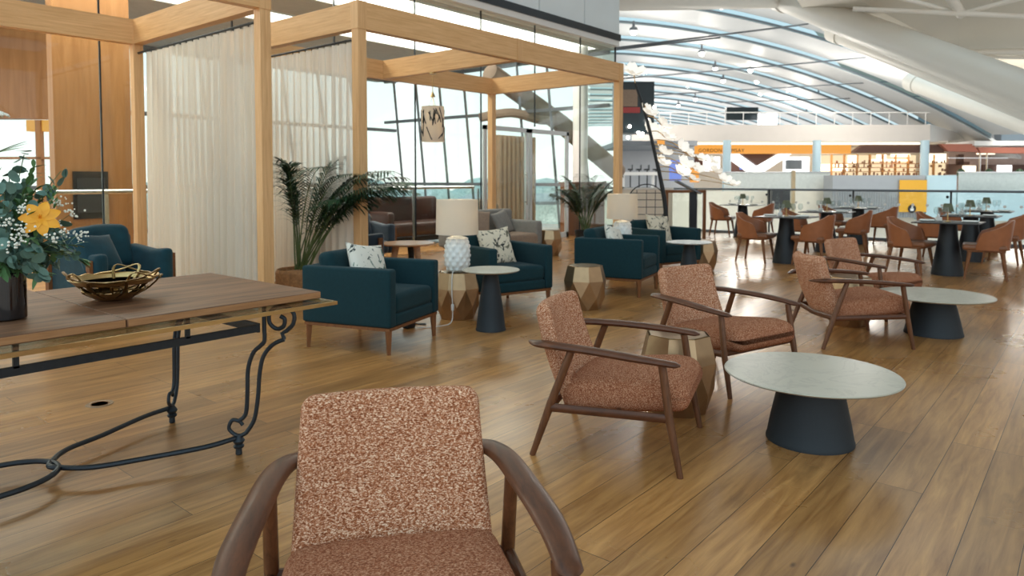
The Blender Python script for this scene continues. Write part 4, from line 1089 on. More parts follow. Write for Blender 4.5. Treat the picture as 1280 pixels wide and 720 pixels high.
def small_lamp(label, loc):
    t = thing('small_table_lamp', label, 'lamp', loc, 0)
    bm = BM(); lathe(bm, [(0.045, 0), (0.045, 0.008), (0.008, 0.014), (0.008, 0.16)], 16); obj('lamp_base', bm, 'brass', t)
    def pl(r, z, a): return r*(1+0.04*sin(a*24))
    bm = BM(); lathe(bm, [(0.075, 0.14), (0.048, 0.255), (0.045, 0.255)], 96, fn=pl); obj('lamp_shade', bm, 'olive', t)
    return t
def setting(label, loc, rz):
    t = thing('place_setting', label, 'napkin', loc, rz)
    bm = BM(); lathe(bm, [(0, 0.001), (0.08, 0.002), (0.115, 0.012), (0.113, 0.014), (0.08, 0.006), (0, 0.005)], 28); obj('plate', bm, 'ceramic', t)
    bm = BM(); rbox(bm, (0, 0, 0.018), (0.1, 0.19, 0.02), 0.008, nr=2, ni=3); obj('napkin', bm, 'napkin', t)
    return t
CDD = None
SL = ST = None
def caddy(label, loc, rz):
    t = thing('condiment_caddy', label, 'caddy', loc, rz)
    bm = BM(); rbox(bm, (0, 0, 0.03), (0.10, 0.07, 0.055), 0.008, nr=2, ni=1); obj('box', bm, 'napkin', t)
    for i in (-1, 1):
        bm = BM(); lathe(bm, [(0.014, 0.058), (0.014, 0.10), (0.008, 0.11)], 12, c=(i*0.022, 0, 0)); obj('shaker', bm, 'chrome', t)
    return t
def place(kind, proto, label, loc, rz=0, group=None):
    if proto is None:
        o = kind(label, loc) if kind in (wine_glass, small_lamp) else kind(label, loc, rz)
    else: o = dup(proto, loc, rz, label)
    if group: o['group'] = group
    return o
rg = random.Random(11)
for k, (x, y) in tabs.items():
    if DT is None: DT = dining_table(lead[k], (x, y, 0))
    else: dup(DT, (x, y, 0), 0, lead[k])
    for s in (1, -1):
        cx, cy = x-0.09+rg.uniform(-.04, .04), y+s*(0.45+rg.uniform(0, .04)); rz = (0 if s > 0 else pi)+rg.uniform(-.18, .18)
        lb = 'tan leather chair at the %s of %s' % ('left' if s > 0 else 'right', nm[k])
        if DC is None: DC = dining_chair(lb, (cx, cy, 0), rz)
        else: dup(DC, (cx, cy, 0), rz, lb)
        l = place(setting, ST, 'white plate with napkin at the %s of %s' % ('left' if s > 0 else 'right', nm[k]), (x-0.12*0, y+s*0.26, 0.751), 0, 'plates with napkins')
        ST = ST or l
    for (gx, gy) in ((0.16, 0.14), (-0.05, 0.14), (0.18, -0.16), (-0.04, -0.12), (0.28, 0.0), (-0.15, 0.02)):
        g = place(wine_glass, WG, 'clear wine glass on '+nm[k], (x+gx, y+gy, 0.751), 0, 'wine glasses on '+nm[k]); WG = WG or g
    g = place(caddy, CDD, 'white condiment box with shakers on '+nm[k], (x+0.10, y+0.02+0.12, 0.751), 0.4, 'condiment boxes'); CDD = CDD or g
    g = place(small_lamp, SL, 'small lamp with olive shade on '+nm[k], (x+0.05, y+0.02, 0.751), 0, 'olive table lamps'); SL = SL or g

# ================================================================== GLASS BALUSTRADE
RX = 17.12
t = thing('glass_railing', 'long frameless glass railing with dark top rail behind the dining tables', 'railing', (RX, 2, 0))
bm = BM(); tube(bm, [(0, -9, 1.10), (0, 9.8, 1.10)], 0.026, 10); obj('top_rail', bm, 'rib', t)
bm = BM(); box(bm, (0.02, 0.4, 0.03), (0.08, 18.8, 0.06)); obj('base_channel', bm, 'rib', t, smooth=0)
yy = -9.0
while yy < 9.7:
    bm = BM(); box(bm, (0, yy+0.94, 0.57), (0.015, 1.84, 1.0)); obj('glass_panel', bm, 'glass2', t, smooth=0)
    bm = BM(); box(bm, (-0.02, yy, 0.56), (0.03, 0.035, 1.08)); sphere(bm, (-0.05, yy+0.06, 0.98), 0.03, 8, 6); obj('post', bm, 'blackmetal', t, smooth=0)
    yy += 1.88
bm = BM()
for k in range(60):
    y = -7+k*0.27
    if y < 5.5: lathe(bm, [(0, 0), (0.035, 0.0)], 10, c=(0, 0, 0))
    vs = bm.verts[-20:] if False else None
bm.free()
bm = BM()
for k in range(46):
    y = -7.0+k*0.27
    ring = [(-0.0095, y+0.03*cos(2*pi*j/10), 0.80+0.03*sin(2*pi*j/10)) for j in range(10)]
    add(bm, ring+[(p[0]-0.002, p[1], p[2]) for p in ring], [tuple(range(10)), tuple(range(19, 9, -1))]+[(j, (j+1) % 10, 10+(j+1) % 10, 10+j) for j in range(10)])
obj('safety_dots', bm, 'white', t, smooth=0, label='row of white dots on the glass')['kind'] = 'stuff'

# ================================================================== THINGS BETWEEN PERGOLA AND RAILING
# round wire frame
t = thing('wire_hoop_stand', 'round black wire frame on a pale panel right of the farther ceramic lamp', 'wire frame', tuple(W(808, 262, 14.5)))
c0 = Vector(t.location); 
def FR(dx, dz, dy=0.0): return RT*dx + Vector((0, 0, dz)) + FW*dy
bm = BM(); n = 40
tube(bm, [FR(0.40*cos(2*pi*k/n), 0.10+0.42*sin(2*pi*k/n)) for k in range(n)], 0.012, 6, closed=True); obj('hoop', bm, 'blackmetal', t)
bm = BM()
for z in (-0.1, 0.05, 0.2, 0.34):
    h = sqrt(max(0.0, 0.42**2-(z-0.10)**2))*0.93; tube(bm, [FR(-h, z), FR(h, z)], 0.007, 5)
for x in (-0.2, 0.0, 0.18): tube(bm, [FR(x, -0.2), FR(x, 0.4)], 0.007, 5)
obj('grid', bm, 'blackmetal', t)
bm = BM(); tube(bm, [FR(-0.25, -0.24), FR(-0.3, -c0.z)], 0.012, 6); tube(bm, [FR(0.25, -0.24), FR(0.3, -c0.z)], 0.012, 6); obj('stand', bm, 'blackmetal', t)
t = thing('partition', 'white waist-high partition behind the round wire frame', 'partition', tuple(CF(2.9, 15.6, 0)))
bm = BM(); box(bm, FR(0, 0.56), (1.25, 0.12, 1.12), YAW-pi/2); obj('panel', bm, 'offwhite', t, smooth=0)
bm = BM(); box(bm, FR(0, 1.14), (1.29, 0.16, 0.04), YAW-pi/2); obj('cap', bm, 'white', t, smooth=0)
# wood framed glass screen and lectern
t = thing('framed_screen', 'wooden framed glass screen standing before the railing near the flower sculpture', 'screen', tuple(CF(0, 0, 0)+CF((857-640)/885*15.0, 15.0, 0)))
w_, h_ = 0.80, 1.12
bm = BM()
for s in (-1, 1): box(bm, FR(s*w_/2, h_/2), (0.06, 0.06, h_), YAW-pi/2)
box(bm, FR(0, h_-0.03), (w_, 0.06, 0.06), YAW-pi/2); box(bm, FR(0, 0.05), (w_, 0.06, 0.06), YAW-pi/2); obj('frame', bm, 'darkwood', t, smooth=0)
bm = BM(); box(bm, FR(0, h_/2), (w_-0.1, 0.012, h_-0.12), YAW-pi/2); obj('pane', bm, 'glass2', t, smooth=0)
t = thing('lectern', 'black floor stand with tilted top in front of the wooden framed screen', 'stand', tuple(CF((866-640)/885*14.0, 14.0, 0)))
bm = BM(); box(bm, FR(0.0, 0.55), (0.13, 0.05, 1.1), YAW-pi/2); obj('post', bm, 'blackmetal', t, smooth=0)
bm = BM(); box(bm, FR(0.0, 0.012), (0.34, 0.34, 0.024), YAW-pi/2); obj('foot', bm, 'blackmetal', t, smooth=0)
bm = BM(); box(bm, FR(-0.10, 1.19), (0.52, 0.30, 0.03), YAW-pi/2, Matrix.Rotation(radians(28), 4, 'Y')); obj('reading_top', bm, 'rib', t, smooth=0)
# blossom sculpture
SF = 13.6
base = CF((834-640)/885*SF, SF, 0)
t = thing('blossom_sculpture', 'tall bent black branch with glowing white blossoms left of the restaurant sign', 'sculpture', tuple(base))
pole = [W(834, 312, SF), W(832, 262, SF), W(826, 225, SF), W(816, 180, SF), W(806, 140, SF), W(794, 104, SF)]
pole[0] = Vector((base.x, base.y, 0.0))
bm = BM(); tube(bm, smoothpath(pole, 5), [0.05-0.026*i/25 for i in range(26)], 10); shift(bm, t); obj('branch', bm, 'blackmetal', t)
bm = BM(); lathe(bm, [(0.2, 0), (0.2, 0.02), (0.06, 0.05)], 28); obj('base_plate', bm, 'blackmetal', t)
rb = random.Random(21)
bl = [(791, 93, .20, 0), (809, 142, .17, 0), (828, 157, .17, 0), (811, 163, .16, .2), (832, 172, .16, 0), (851, 184, .13, .5), (829, 192, .15, 0), (860, 192, .12, .8), (827, 205, .15, 0), (855, 207, .17, .4), (878, 200, .12, 1.2), (890, 203, .12, 1.5), (851, 217, .16, .3), (872, 213, .13, 1), (893, 215, .14, 1.6), (866, 225, .12, .6), (905, 226, .14, 1.8), (918, 232, .12, 2)]
SP = smoothpath(pole, 8)
for (u, v, r, df) in bl:
    c = W(u, v, SF+df); r *= 1.25
    start = min(SP, key=lambda p: abs(p.z-(c.z+0.15)) )
    bmS = BM(); tube(bmS, smoothpath([start, start.lerp(c, 0.5)+Vector((0, 0, 0.06)), c], 4), 0.010, 6); shift(bmS, t); obj('twig', bmS, 'brass', t)
    bm = BM(); d = Vector((rb.uniform(-.4, .4), rb.uniform(-.8, -.2), rb.uniform(.3, 1))).normalized(); a = d.orthogonal().normalized(); b2 = d.cross(a)
    for k in range(5):
        th = 2*pi*k/5; q_ = a*cos(th)+b2*sin(th); s_ = d.cross(q_); prev = None
        for i in range(5):
            f = i/4; w = 0.52*r*sin(pi*(0.1+0.78*f)); p = c+q_*r*f*0.9+d*0.55*r*f*f
            vv = (bm.verts.new(p-s_*w+d*0.1*r), bm.verts.new(p), bm.verts.new(p+s_*w+d*0.1*r))
            if prev: bm.faces.new((prev[0], prev[1], vv[1], vv[0])); bm.faces.new((prev[1], prev[2], vv[2], vv[1]))
            prev = vv
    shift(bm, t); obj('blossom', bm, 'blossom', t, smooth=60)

# ================================================================== FAR SIDE OF THE TERMINAL
FB = 44.0
bm = BM(); fbox(bm, 700, 239, 1500, 620, FB-1.5, 0.5); struct('wall_far', bm, 'offwhite')
bm = BM(); fbox(bm, 560, 252, 1600, 256, FB-1.0, 26); struct('floor_far', bm, 'grey')
bm = BM(); box(bm, CF(20, 36, -7.0), (110, 60, 0.2), YAW-pi/2); struct('floor_lower', bm, 'grey')
# parapet glass of the far concourse
t = thing('far_railing', 'glass parapet along the far concourse in front of the shops', 'railing', tuple(CF(12, FB-1.2, 0)))
M['frost'] = mat('frosted_parapet', srgb(196, 200, 194), 0.3)
for (ua, ub) in ((905, 1038), (1198, 1420)):
    bm = BM(); fbox(bm, ua, 216, ub, 239, FB-1.4, 0.05); shift(bm, t); obj('glass_panel', bm, 'frost', t, smooth=0)
bm = BM(); fbox(bm, 905, 214.5, 1038, 216, FB-1.45, 0.1); fbox(bm, 1198, 214.5, 1420, 216, FB-1.45, 0.1); shift(bm, t); obj('top_rail', bm, 'chrome', t, smooth=0)
t = thing('grey_block', 'grey ribbed wall block across the void carrying the yellow panel', 'wall block', tuple(CF(20, FB-3, 0)))
bm = BM(); fbox(bm, 1040, 219, 1157, 272, FB-3, 1.2)
for k in range(38): fbox(bm, 1041+k*3.05, 237, 1042.4+k*3.05, 272, FB-3.06, 0.07)
shift(bm, t); obj('ribbed_wall', bm, 'grey', t, smooth=0)
bm = BM(); fbox(bm, 1157, 219, 1196, 276, FB-2.95, 1.2); fbox(bm, 1196, 238, 1460, 276, FB-2.9, 0.6); shift(bm, t); obj('blue_cladding', bm, 'ltblue', t, smooth=0)
bm = BM(); fbox(bm, 965, 237, 988, 262, FB-3, 0.8); shift(bm, t); obj('dark_door', bm, 'darkstrip', t, smooth=0)
t = thing('yellow_sign', 'yellow wall panel with round black symbol beyond the railing', 'sign', tuple(CF(23, FB-3.2, 0)))
bm = BM(); fbox(bm, 1124, 225, 1159, 265, FB-3.15, 0.06); shift(bm, t); obj('panel', bm, 'yellow', t, smooth=0)
cc = W(1140, 261, FB-3.2)
bm = BM(); n = 28
ringp = [cc+RT*0.24*cos(2*pi*k/n)+Vector((0, 0, 0.24*sin(2*pi*k/n))) for k in range(n)]
add(bm, ringp, [tuple(range(n))]); shift(bm, t); sy = obj('symbol_disc', bm, 'blackmetal', t, smooth=0)
bm = BM(); box(bm, cc-FW*0.01+Vector((0, 0, -0.05)), (0.2, 0.01, 0.15), YAW-pi/2); sphere(bm, cc-FW*0.01+Vector((0, 0, 0.09)), 0.06, 8, 6, (1, 1, 1)); shift(bm, t); obj('person_symbol', bm, 'white', sy, smooth=0)
# columns
for i, (u, lb) in enumerate(((908, 'pale blue column in front of the orange sign letters'), (1020, 'pale blue column in the middle of the far shopfront'), (1154.5, 'pale blue column at the right, by the shelves of the far shop'))):
    t = thing('far_column', lb, 'column', tuple(CF((u-640)/885*FB, FB, 0)), 0, 'pale columns of the far shopfront')
    bm = BM(); lathe(bm, [(0.25, -0.2), (0.25, 3.75)], 20); obj('shaft', bm, 'colblue', t)
    bm = BM(); lathe(bm, [(0.29, -0.2), (0.29, 0.1), (0.25, 0.12)], 20); obj('base_ring', bm, 'chrome', t)
# white fascia deck with its railing
t = thing('mezzanine_deck', 'wide white mezzanine edge with thin railing above the far shops', 'mezzanine', tuple(CF(18, FB+1, 0)))
bm = BM(); fbox(bm, 790, 156, 1163, 177, FB+0.6, 9); shift(bm, t); obj('fascia', bm, mat('pale_fascia', srgb(206, 198, 190), 0.6, 0, 0.02, 2), t, smooth=0)
bm = BM()
A_ = W(1163, 177, FB+0.6); A2 = W(1163, 155, FB+0.6); B_ = W(1212, 177, FB+8); B2 = W(1222, 174, FB+8)
add(bm, [A_, A2, B2, B_] + [p+FW*0.5 for p in (A_, A2, B2, B_)], [(0, 1, 2, 3), (7, 6, 5, 4), (0, 4, 5, 1), (1, 5, 6, 2), (2, 6, 7, 3), (3, 7, 4, 0)]); shift(bm, t); obj('ramp_side', bm, 'white', t, smooth=0)
bm = BM()
for k in range(17): fbox(bm, 792+k*22.8, 141.5-min(2, k*0.2), 793.0+k*22.8, 156, FB+0.8, 0.05)
fbox(bm, 790, 140, 1163, 141.2, FB+0.8, 0.06)
shift(bm, t); obj('railing', bm, 'white', t, smooth=0)
# shop front
t = thing('restaurant_front', 'brightly lit restaurant front with orange lettered sign across the void', 'shop front', tuple(CF(13, FB+2, 0)))
SFt = FB+1.6
bm = BM(); fbox(bm, 868, 181, 1064, 192, SFt, 0.4); shift(bm, t); sg = obj('sign_board', bm, 'signor', t, smooth=0)
fc = bpy.data.curves.new('letters', 'FONT'); fc.body = 'GORDON RAMSAY'; fc.size = 0.52; fc.extrude = 0.015; fc.space_character = 1.15; fc.align_x = 'LEFT'
fo = bpy.data.objects.new('tmp', fc); COL.objects.link(fo); bpy.context.view_layer.update()
me = bpy.data.meshes.new_from_object(fo.evaluated_get(bpy.context.evaluated_depsgraph_get())); COL.objects.unlink(fo); bpy.data.objects.remove(fo)
wtxt = max(v.co.x for v in me.vertices)-min(v.co.x for v in me.vertices)
pL = W(873, 190.2, SFt-0.05); pR = W(930, 190.2, SFt-0.05); sc_ = (pR-pL).length/wtxt
mt = Matrix.Translation(pL - Vector(t.location)) @ Matrix.Rotation(YAW-pi/2, 4, 'Z') @ Matrix.Rotation(pi/2, 4, 'X') @ Matrix.Diagonal((sc_, 0.62, 1, 1))
me.transform(mt); me.materials.clear(); me.materials.append(M['letters'])
lo = bpy.data.objects.new('lettering', me); COL.objects.link(lo); lo.parent = sg
bm = BM(); prism(bm, [(0, 0), (1, 0), (1, 1)], 2, 0, 1); bm.free()
def fpoly(bm, pts, F, d):
    a = [W(u, v, F) for u, v in pts]; b_ = [p+FW*d for p in a]; n = len(pts)
    add(bm, a+b_, [tuple(range(n)), tuple(range(2*n-1, n-1, -1))]+[(i, (i+1) % n, n+(i+1) % n, n+i) for i in range(n)])
bm = BM(); fpoly(bm, [(1066, 191), (1082, 180), (1180, 181), (1180, 191)], SFt, 0.6); shift(bm, t); obj('canopy', bm, 'browncan', t, smooth=0)
bm = BM(); fbox(bm, 868, 177.5, 1150, 180.5, SFt-0.2, 0.3); shift(bm, t); obj('soffit_light', bm, 'shopglow', t, smooth=0)
bm = BM(); fbox(bm, 866, 176, 1185, 256, SFt+7, 0.3); fbox(bm, 866, 176, 1185, 178, SFt+0.1, 7); shift(bm, t); obj('back_wall', bm, 'offwhite', t, smooth=0)
bm = BM(); fpoly(bm, [(926, 192), (970, 192), (947, 207)], SFt+0.6, 0.4); shift(bm, t); obj('brown_wedge', bm, 'browncan', t, smooth=0)
bm = BM(); fpoly(bm, [(905, 193), (926, 192), (947, 208), (976, 192), (990, 192), (950, 218), (940, 218)], SFt+1.2, 0.4); shift(bm, t); obj('white_beam', bm, 'screenw', t, smooth=0)
for a_ in ((872, 196, 900, 214, SFt+2.5, 0.2), (980, 196, 1012, 216, SFt+4, 0.2)):
    bm = BM(); fbox(bm, *a_); shift(bm, t); obj('light_panel', bm, 'screenw', t, smooth=0)
for a_ in ((868, 194, 879, 214, SFt+1.8, 0.4), (911, 198, 938, 216, SFt+2.6, 0.4)):
    bm = BM(); fbox(bm, *a_); shift(bm, t); obj('dark_wall', bm, 'browncan', t, smooth=0)
for a_ in ((925, 200, 931, 212, SFt+1.5, 0.1), (856, 192, 866, 206, SFt+1.5, 0.3)):
    bm = BM(); fbox(bm, *a_); shift(bm, t); obj('blue_screen', bm, 'blue', t, smooth=0)
bm = BM(); fbox(bm, 1024, 194, 1145, 219, SFt+5, 0.2); fbox(bm, 1160, 194, 1182, 219, SFt+5, 0.2); shift(bm, t); obj('lit_wall', bm, 'shoplit', t, smooth=0)
for a_ in ((1092, 199, 1137, 201.5, SFt+3, 0.3), (1116, 192.5, 1138, 196, SFt+3, 0.3), (1062, 194, 1072, 204, SFt+3, 0.3), (1098, 193, 1108, 200, SFt+3.4, 0.3), (1162, 192, 1183, 203, SFt+3, 0.3), (1024, 205, 1060, 214, SFt+4, 0.2)):
    bm = BM(); fbox(bm, *a_); shift(bm, t); obj('glow_panel', bm, 'shopglow', t, smooth=0)
# shelves with bottles
bm = BM()
for k in range(9): fbox(bm, 1040+k*16, 193, 1041+k*16, 219, SFt+2.8, 0.3)
for v in (204, 209, 214): fbox(bm, 1042, v, 1150, v+0.9, SFt+2.8, 0.5)
shift(bm, t); obj('shelf_unit', bm, mat('golden_oak', srgb(176, 120, 60), 0.5), t, smooth=0)
bm = BM(); rr = random.Random(2)
for k in range(95):
    u = rr.uniform(1043, 1183); v = rr.choice((204, 209, 214, 219)); h_ = rr.uniform(2, 4); fbox(bm, u, v-h_, u+rr.uniform(.8, 1.6), v, SFt+2.6, 0.1)
shift(bm, t); b9 = obj('shelf_goods', bm, mat('amber_bottles', srgb(120, 70, 30), 0.3, 0, 0.4, 0.8), t, smooth=0); b9['kind'] = 'stuff'
# right-hand cafe
t = thing('cafe_front', 'cafe front with salmon canopies and white screen at the far right', 'shop front', tuple(CF(28, FB+2, 0)))
bm = BM(); fpoly(bm, [(1176, 180), (1216, 180), (1224, 190), (1186, 189)], SFt-0.3, 0.5); fpoly(bm, [(1222, 184), (1420, 184), (1420, 194), (1226, 191)], SFt-0.3, 0.5); shift(bm, t); obj('awning', bm, 'salmon', t, smooth=0)
bm = BM(); fbox(bm, 1218, 176, 1420, 182, SFt-0.5, 3); shift(bm, t); obj('white_roof_edge', bm, 'white', t, smooth=0)
bm = BM(); fbox(bm, 1184, 190, 1420, 256, SFt+5, 0.3); shift(bm, t); obj('back_wall', bm, mat('pinkish_wall', srgb(196, 168, 158), 0.6), t, smooth=0)
bm = BM(); fbox(bm, 1228, 206, 1420, 222, SFt+4, 0.3); fbox(bm, 1198, 193, 1205, 206, SFt+3, 0.3); fbox(bm, 1198, 202, 1212, 206, SFt+3, 0.3); fbox(bm, 1186, 205, 1206, 218, SFt+3.5, 0.3); shift(bm, t); obj('brown_wall', bm, 'browncan', t, smooth=0)
bm = BM(); fbox(bm, 1247, 206.5, 1265, 217.5, SFt+3.8, 0.1); shift(bm, t); obj('screen', bm, 'screenw', t, smooth=0)
for a_ in ((1206, 207, 1220, 222, SFt+2.8, 0.3), (1224, 191, 1244, 193, SFt+2.8, 0.3)):
    bm = BM(); fbox(bm, *a_); shift(bm, t); obj('lit_panel', bm, 'shopglow', t, smooth=0)
bm = BM(); fbox(bm, 1224.5, 188, 1226.5, 226, SFt, 0.15); fbox(bm, 1233.5, 190, 1235, 226, SFt-.1, 0.15); fbox(bm, 1186, 197, 1260, 198, SFt-.1, 0.1); shift(bm, t); obj('poles', bm, 'chrome', t, smooth=0)
for u, v in ((1201, 219), (1236, 219), (1274, 219)):
    t = thing('shrub_planter', 'small dark shrub in a pot on the far parapet, %s' % {1201: 'leftmost of three', 1236: 'middle of three', 1274: 'rightmost of three'}[u], 'plant', tuple(W(u, 226, FB-0.8)), 0, 'shrubs on the far parapet')
    bm = BM(); lathe(bm, [(0.12, 0), (0.18, 0.25)], 12); obj('pot', bm, 'blackmetal', t)
    bm = BM(); sphere(bm, (0, 0, 0.45), 0.24, 10, 8, (1, 1, 1.25)); obj('foliage', bm, 'palm', t)
# lamp with grey shade and pale post seen over the railing
t = thing('tall_lamp', 'tall lamp with grey drum shade on a pale wooden post beyond the dining tables', 'lamp', tuple(CF((991.5-640)/885*22, 22, -1.5)))
bm = BM(); fbox(bm, 989.5, 213, 994.5, 290, 22, 0.12); shift(bm, t); obj('post', bm, mat('pale_ash_post', srgb(236, 208, 164), 0.5), t, smooth=0)
bm = BM(); lathe(bm, [(0.24, 0), (0.24, 0.28)], 24, c=(0, 0, 0)); bmesh.ops.translate(bm, verts=bm.verts, vec=(0, 0, W(991, 211.5, 22).z+1.5)); obj('lamp_shade', bm, 'grey', t)
# dark hanging board and counter at the left of the hall
t = thing('hanging_board', 'dark square board with red band behind the top of the blossom sculpture', 'board', tuple(W(798, 166, 30)))
bm = BM(); fbox(bm, 770, 102, 818, 166, 30, 1.2); shift(bm, t); obj('panel', bm, 'darkteal', t, smooth=0)
bm = BM(); fbox(bm, 778, 112, 797, 133, 29.95, 0.04); shift(bm, t); obj('grey_picture', bm, 'taupe_fabric', t, smooth=0)
bm = BM(); fbox(bm, 778, 134, 800, 141, 29.95, 0.04); shift(bm, t); obj('red_band', bm, 'red', t, smooth=0)
bm = BM()
for (u, v) in ((787, 158), (798, 166), (803, 167), (802, 170), (818, 134), (810, 150), (785, 172)): sphere(bm, W(u, v, 29.8), 0.07, 8, 6)
shift(bm, t); obj('small_lights', bm, 'lampglow', t)
t = thing('bar_counter', 'white bar with stools on the far concourse left of the blossoms', 'bar', tuple(CF(6.4, 33, 0)))
bm = BM(); fbox(bm, 772, 176, 872, 182, 33, 6); shift(bm, t); obj('canopy', bm, 'rib', t, smooth=0)
bm = BM(); fbox(bm, 772, 182, 868, 240, 39, 0.3); shift(bm, t); obj('back_wall', bm, 'grey', t, smooth=0)
bm = BM(); fbox(bm, 772, 215, 826, 219, 33, 0.7); fbox(bm, 778, 219, 781, 245, 33.2, 0.3); fbox(bm, 815, 219, 818, 245, 33.2, 0.3); shift(bm, t); obj('counter', bm, 'white', t, smooth=0)
for u in (788, 799, 809, 820):
    bm = BM(); fbox(bm, u-3, 211, u+3, 213, 34, 0.3); fbox(bm, u-0.8, 213, u+0.8, 243, 34.1, 0.05); fbox(bm, u+2, 206, u+3, 212, 34.3, 0.3); shift(bm, t); obj('stool', bm, 'blackmetal', t, smooth=0)
bm = BM(); fbox(bm, 822, 175, 831, 181, 32.5, 0.1); shift(bm, t); obj('amber_sign', bm, 'signor', t, smooth=0)
bm = BM(); fbox(bm, 838, 200, 852, 226, 36, 0.3); shift(bm, t); obj('blue_light', bm, 'blue', t, smooth=0)
bm = BM(); fbox(bm, 864, 204, 874, 228, 35, 0.3); shift(bm, t); obj('orange_panel', bm, 'signor', t, smooth=0)
t = thing('hall_billboard', 'dark teal screen and white banner hung at the far end of the hall', 'banner', tuple(W(938, 145, 60)))
bm = BM(); fbox(bm, 908, 134, 948, 150, 60, 0.4); shift(bm, t); obj('dark_screen', bm, 'darkteal', t, smooth=0)
bm = BM(); fbox(bm, 949, 142, 972, 160, 59, 0.4); shift(bm, t); obj('white_banner', bm, 'screenw', t, smooth=0)

# ------------------------------------------------------------------ terminal roof
bmP, bmR, bmG = BM(), BM(), BM()
az = radians(76); DX, DF = sin(az), cos(az)
def roofpt(F0, s, dz=0.0, df=0.0):
    R0 = 5 + (F0-40)*0.22
    R = R0 + DX*s; F = F0 + DF*s + df
    z = 10.1 + max(0, 19-F0)*0.06 - (0.0085 if s > 0 else 0.002)*s*s + dz
    return CF(R, F, z)
F0 = -22.0; rows = []
while F0 < 112:
    dep = 4.7
    smin = ((0.10 if F0 > 30 else -0.9)*F0 - (5+(F0-40)*0.22))/DX; smax = 44 if F0 < 10 else min(46, ((0.56*F0 if F0 < 33 else 0.72*F0 + 5) - (5+(F0-40)*0.22))/DX); ss = [smin + (smax-smin)*i/22 for i in range(23)]
    a = [roofpt(F0, s, -0.15) for s in ss]; b_ = [roofpt(F0+dep, s, 0.12) for s in ss]
    va = [bmP.verts.new(p) for p in a]; vb = [bmP.verts.new(p) for p in b_]
    va2 = [bmP.verts.new(p+Vector((0, 0, .18))) for p in a]; vb2 = [bmP.verts.new(p+Vector((0, 0, .18))) for p in b_]
    for i in range(len(ss)-1):
        bmP.faces.new((va[i], va[i+1], vb[i+1], vb[i])); bmP.faces.new((va2[i], vb2[i], vb2[i+1], va2[i+1]))
        bmP.faces.new((va[i], va2[i], va2[i+1], va[i+1])); bmP.faces.new((vb[i], vb[i+1], vb2[i+1], vb2[i]))
    tube(bmR, [roofpt(F0+dep+0.2, s, -0.08) for s in ss], 0.045, 6)
    g0 = [bmG.verts.new(roofpt(F0+dep, s, 0.2)) for s in ss]; g1 = [bmG.verts.new(roofpt(F0+dep+0.4, s, -0.12)) for s in ss]
    for i in range(len(ss)-1): bmG.faces.new((g0[i], g0[i+1], g1[i+1], g1[i]))
    rows.append((F0, dep)); F0 += dep+0.4
M['skylight'] = glassm('blue_skylight', (0.48, 0.60, 0.63, 1), 1.45); struct('window_30', bmG, 'skylight'); struct('ceiling_hall', bmP, 'roof'); struct('trim_5', bmR, 'rib', smooth=60)
# warm sloping roof panels at the upper right
bm = BM()
quads = [((960, -60, 20), (1192, -80, 19), (1200, 66, 24), (1010, 22, 26)), ((1190, -80, 19), (1460, -110, 16), (1460, 80, 22), (1200, 66, 24))]
for q_ in quads:
    p = [W(*c) for c in q_]; add(bm, p+[x+Vector((0, 0, .3)) for x in p], [(0, 1, 2, 3), (7, 6, 5, 4), (0, 4, 5, 1), (1, 5, 6, 2), (2, 6, 7, 3), (3, 7, 4, 0)])
p = [W(*c) for c in ((990, 0, 64), (1200, 40, 60), (1230, 150, 66), (1060, 96, 72))]; add(bm, p+[x+Vector((0, 0, .3)) for x in p], [(0, 1, 2, 3), (7, 6, 5, 4), (0, 4, 5, 1), (1, 5, 6, 2), (2, 6, 7, 3), (3, 7, 4, 0)])
p = [W(*c) for c in ((1130, 64, 44), (1420, 76, 38), (1420, 170, 60), (1230, 120, 62))]; add(bm, p+[x+Vector((0, 0, .3)) for x in p], [(0, 1, 2, 3), (7, 6, 5, 4), (0, 4, 5, 1), (1, 5, 6, 2), (2, 6, 7, 3), (3, 7, 4, 0)])
struct('ceiling_slope', bm, 'roofwarm')
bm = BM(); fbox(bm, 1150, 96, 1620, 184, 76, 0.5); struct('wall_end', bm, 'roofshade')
t = thing('air_duct', 'pale grey bent air duct on the roof of the far cafe', 'duct', tuple(W(1238, 176, 50)))
bm = BM(); tube(bm, smoothpath([W(1206, 160, 52), W(1222, 160, 51), W(1232, 164, 50), W(1234, 177, 50)], 5), 0.42, 14); shift(bm, t); obj('duct_pipe', bm, 'grey', t)
bm = BM(); fbox(bm, 1236, 160, 1252, 178, 50.5, 1.5); shift(bm, t); obj('duct_box', bm, 'rib', t, smooth=0)
bm = BM(); tube(bm, [W(1066, 11, 21), W(1420, 26, 18)], 0.07, 8); tube(bm, [W(1200, 66, 23), W(1420, 62, 20)], 0.10, 8); tube(bm, [W(1198, 70, 23), W(1420, 76, 20)], 0.05, 8)
tube(bm, [W(1184, -10, 19.3), W(1202, 18, 20)], 0.14, 8); tube(bm, [W(1120, -4, 20), W(1202, 17, 20), W(1290, -6, 18.5)], 0.07, 8); struct('trim_6', bm, 'rooftube', smooth=60)
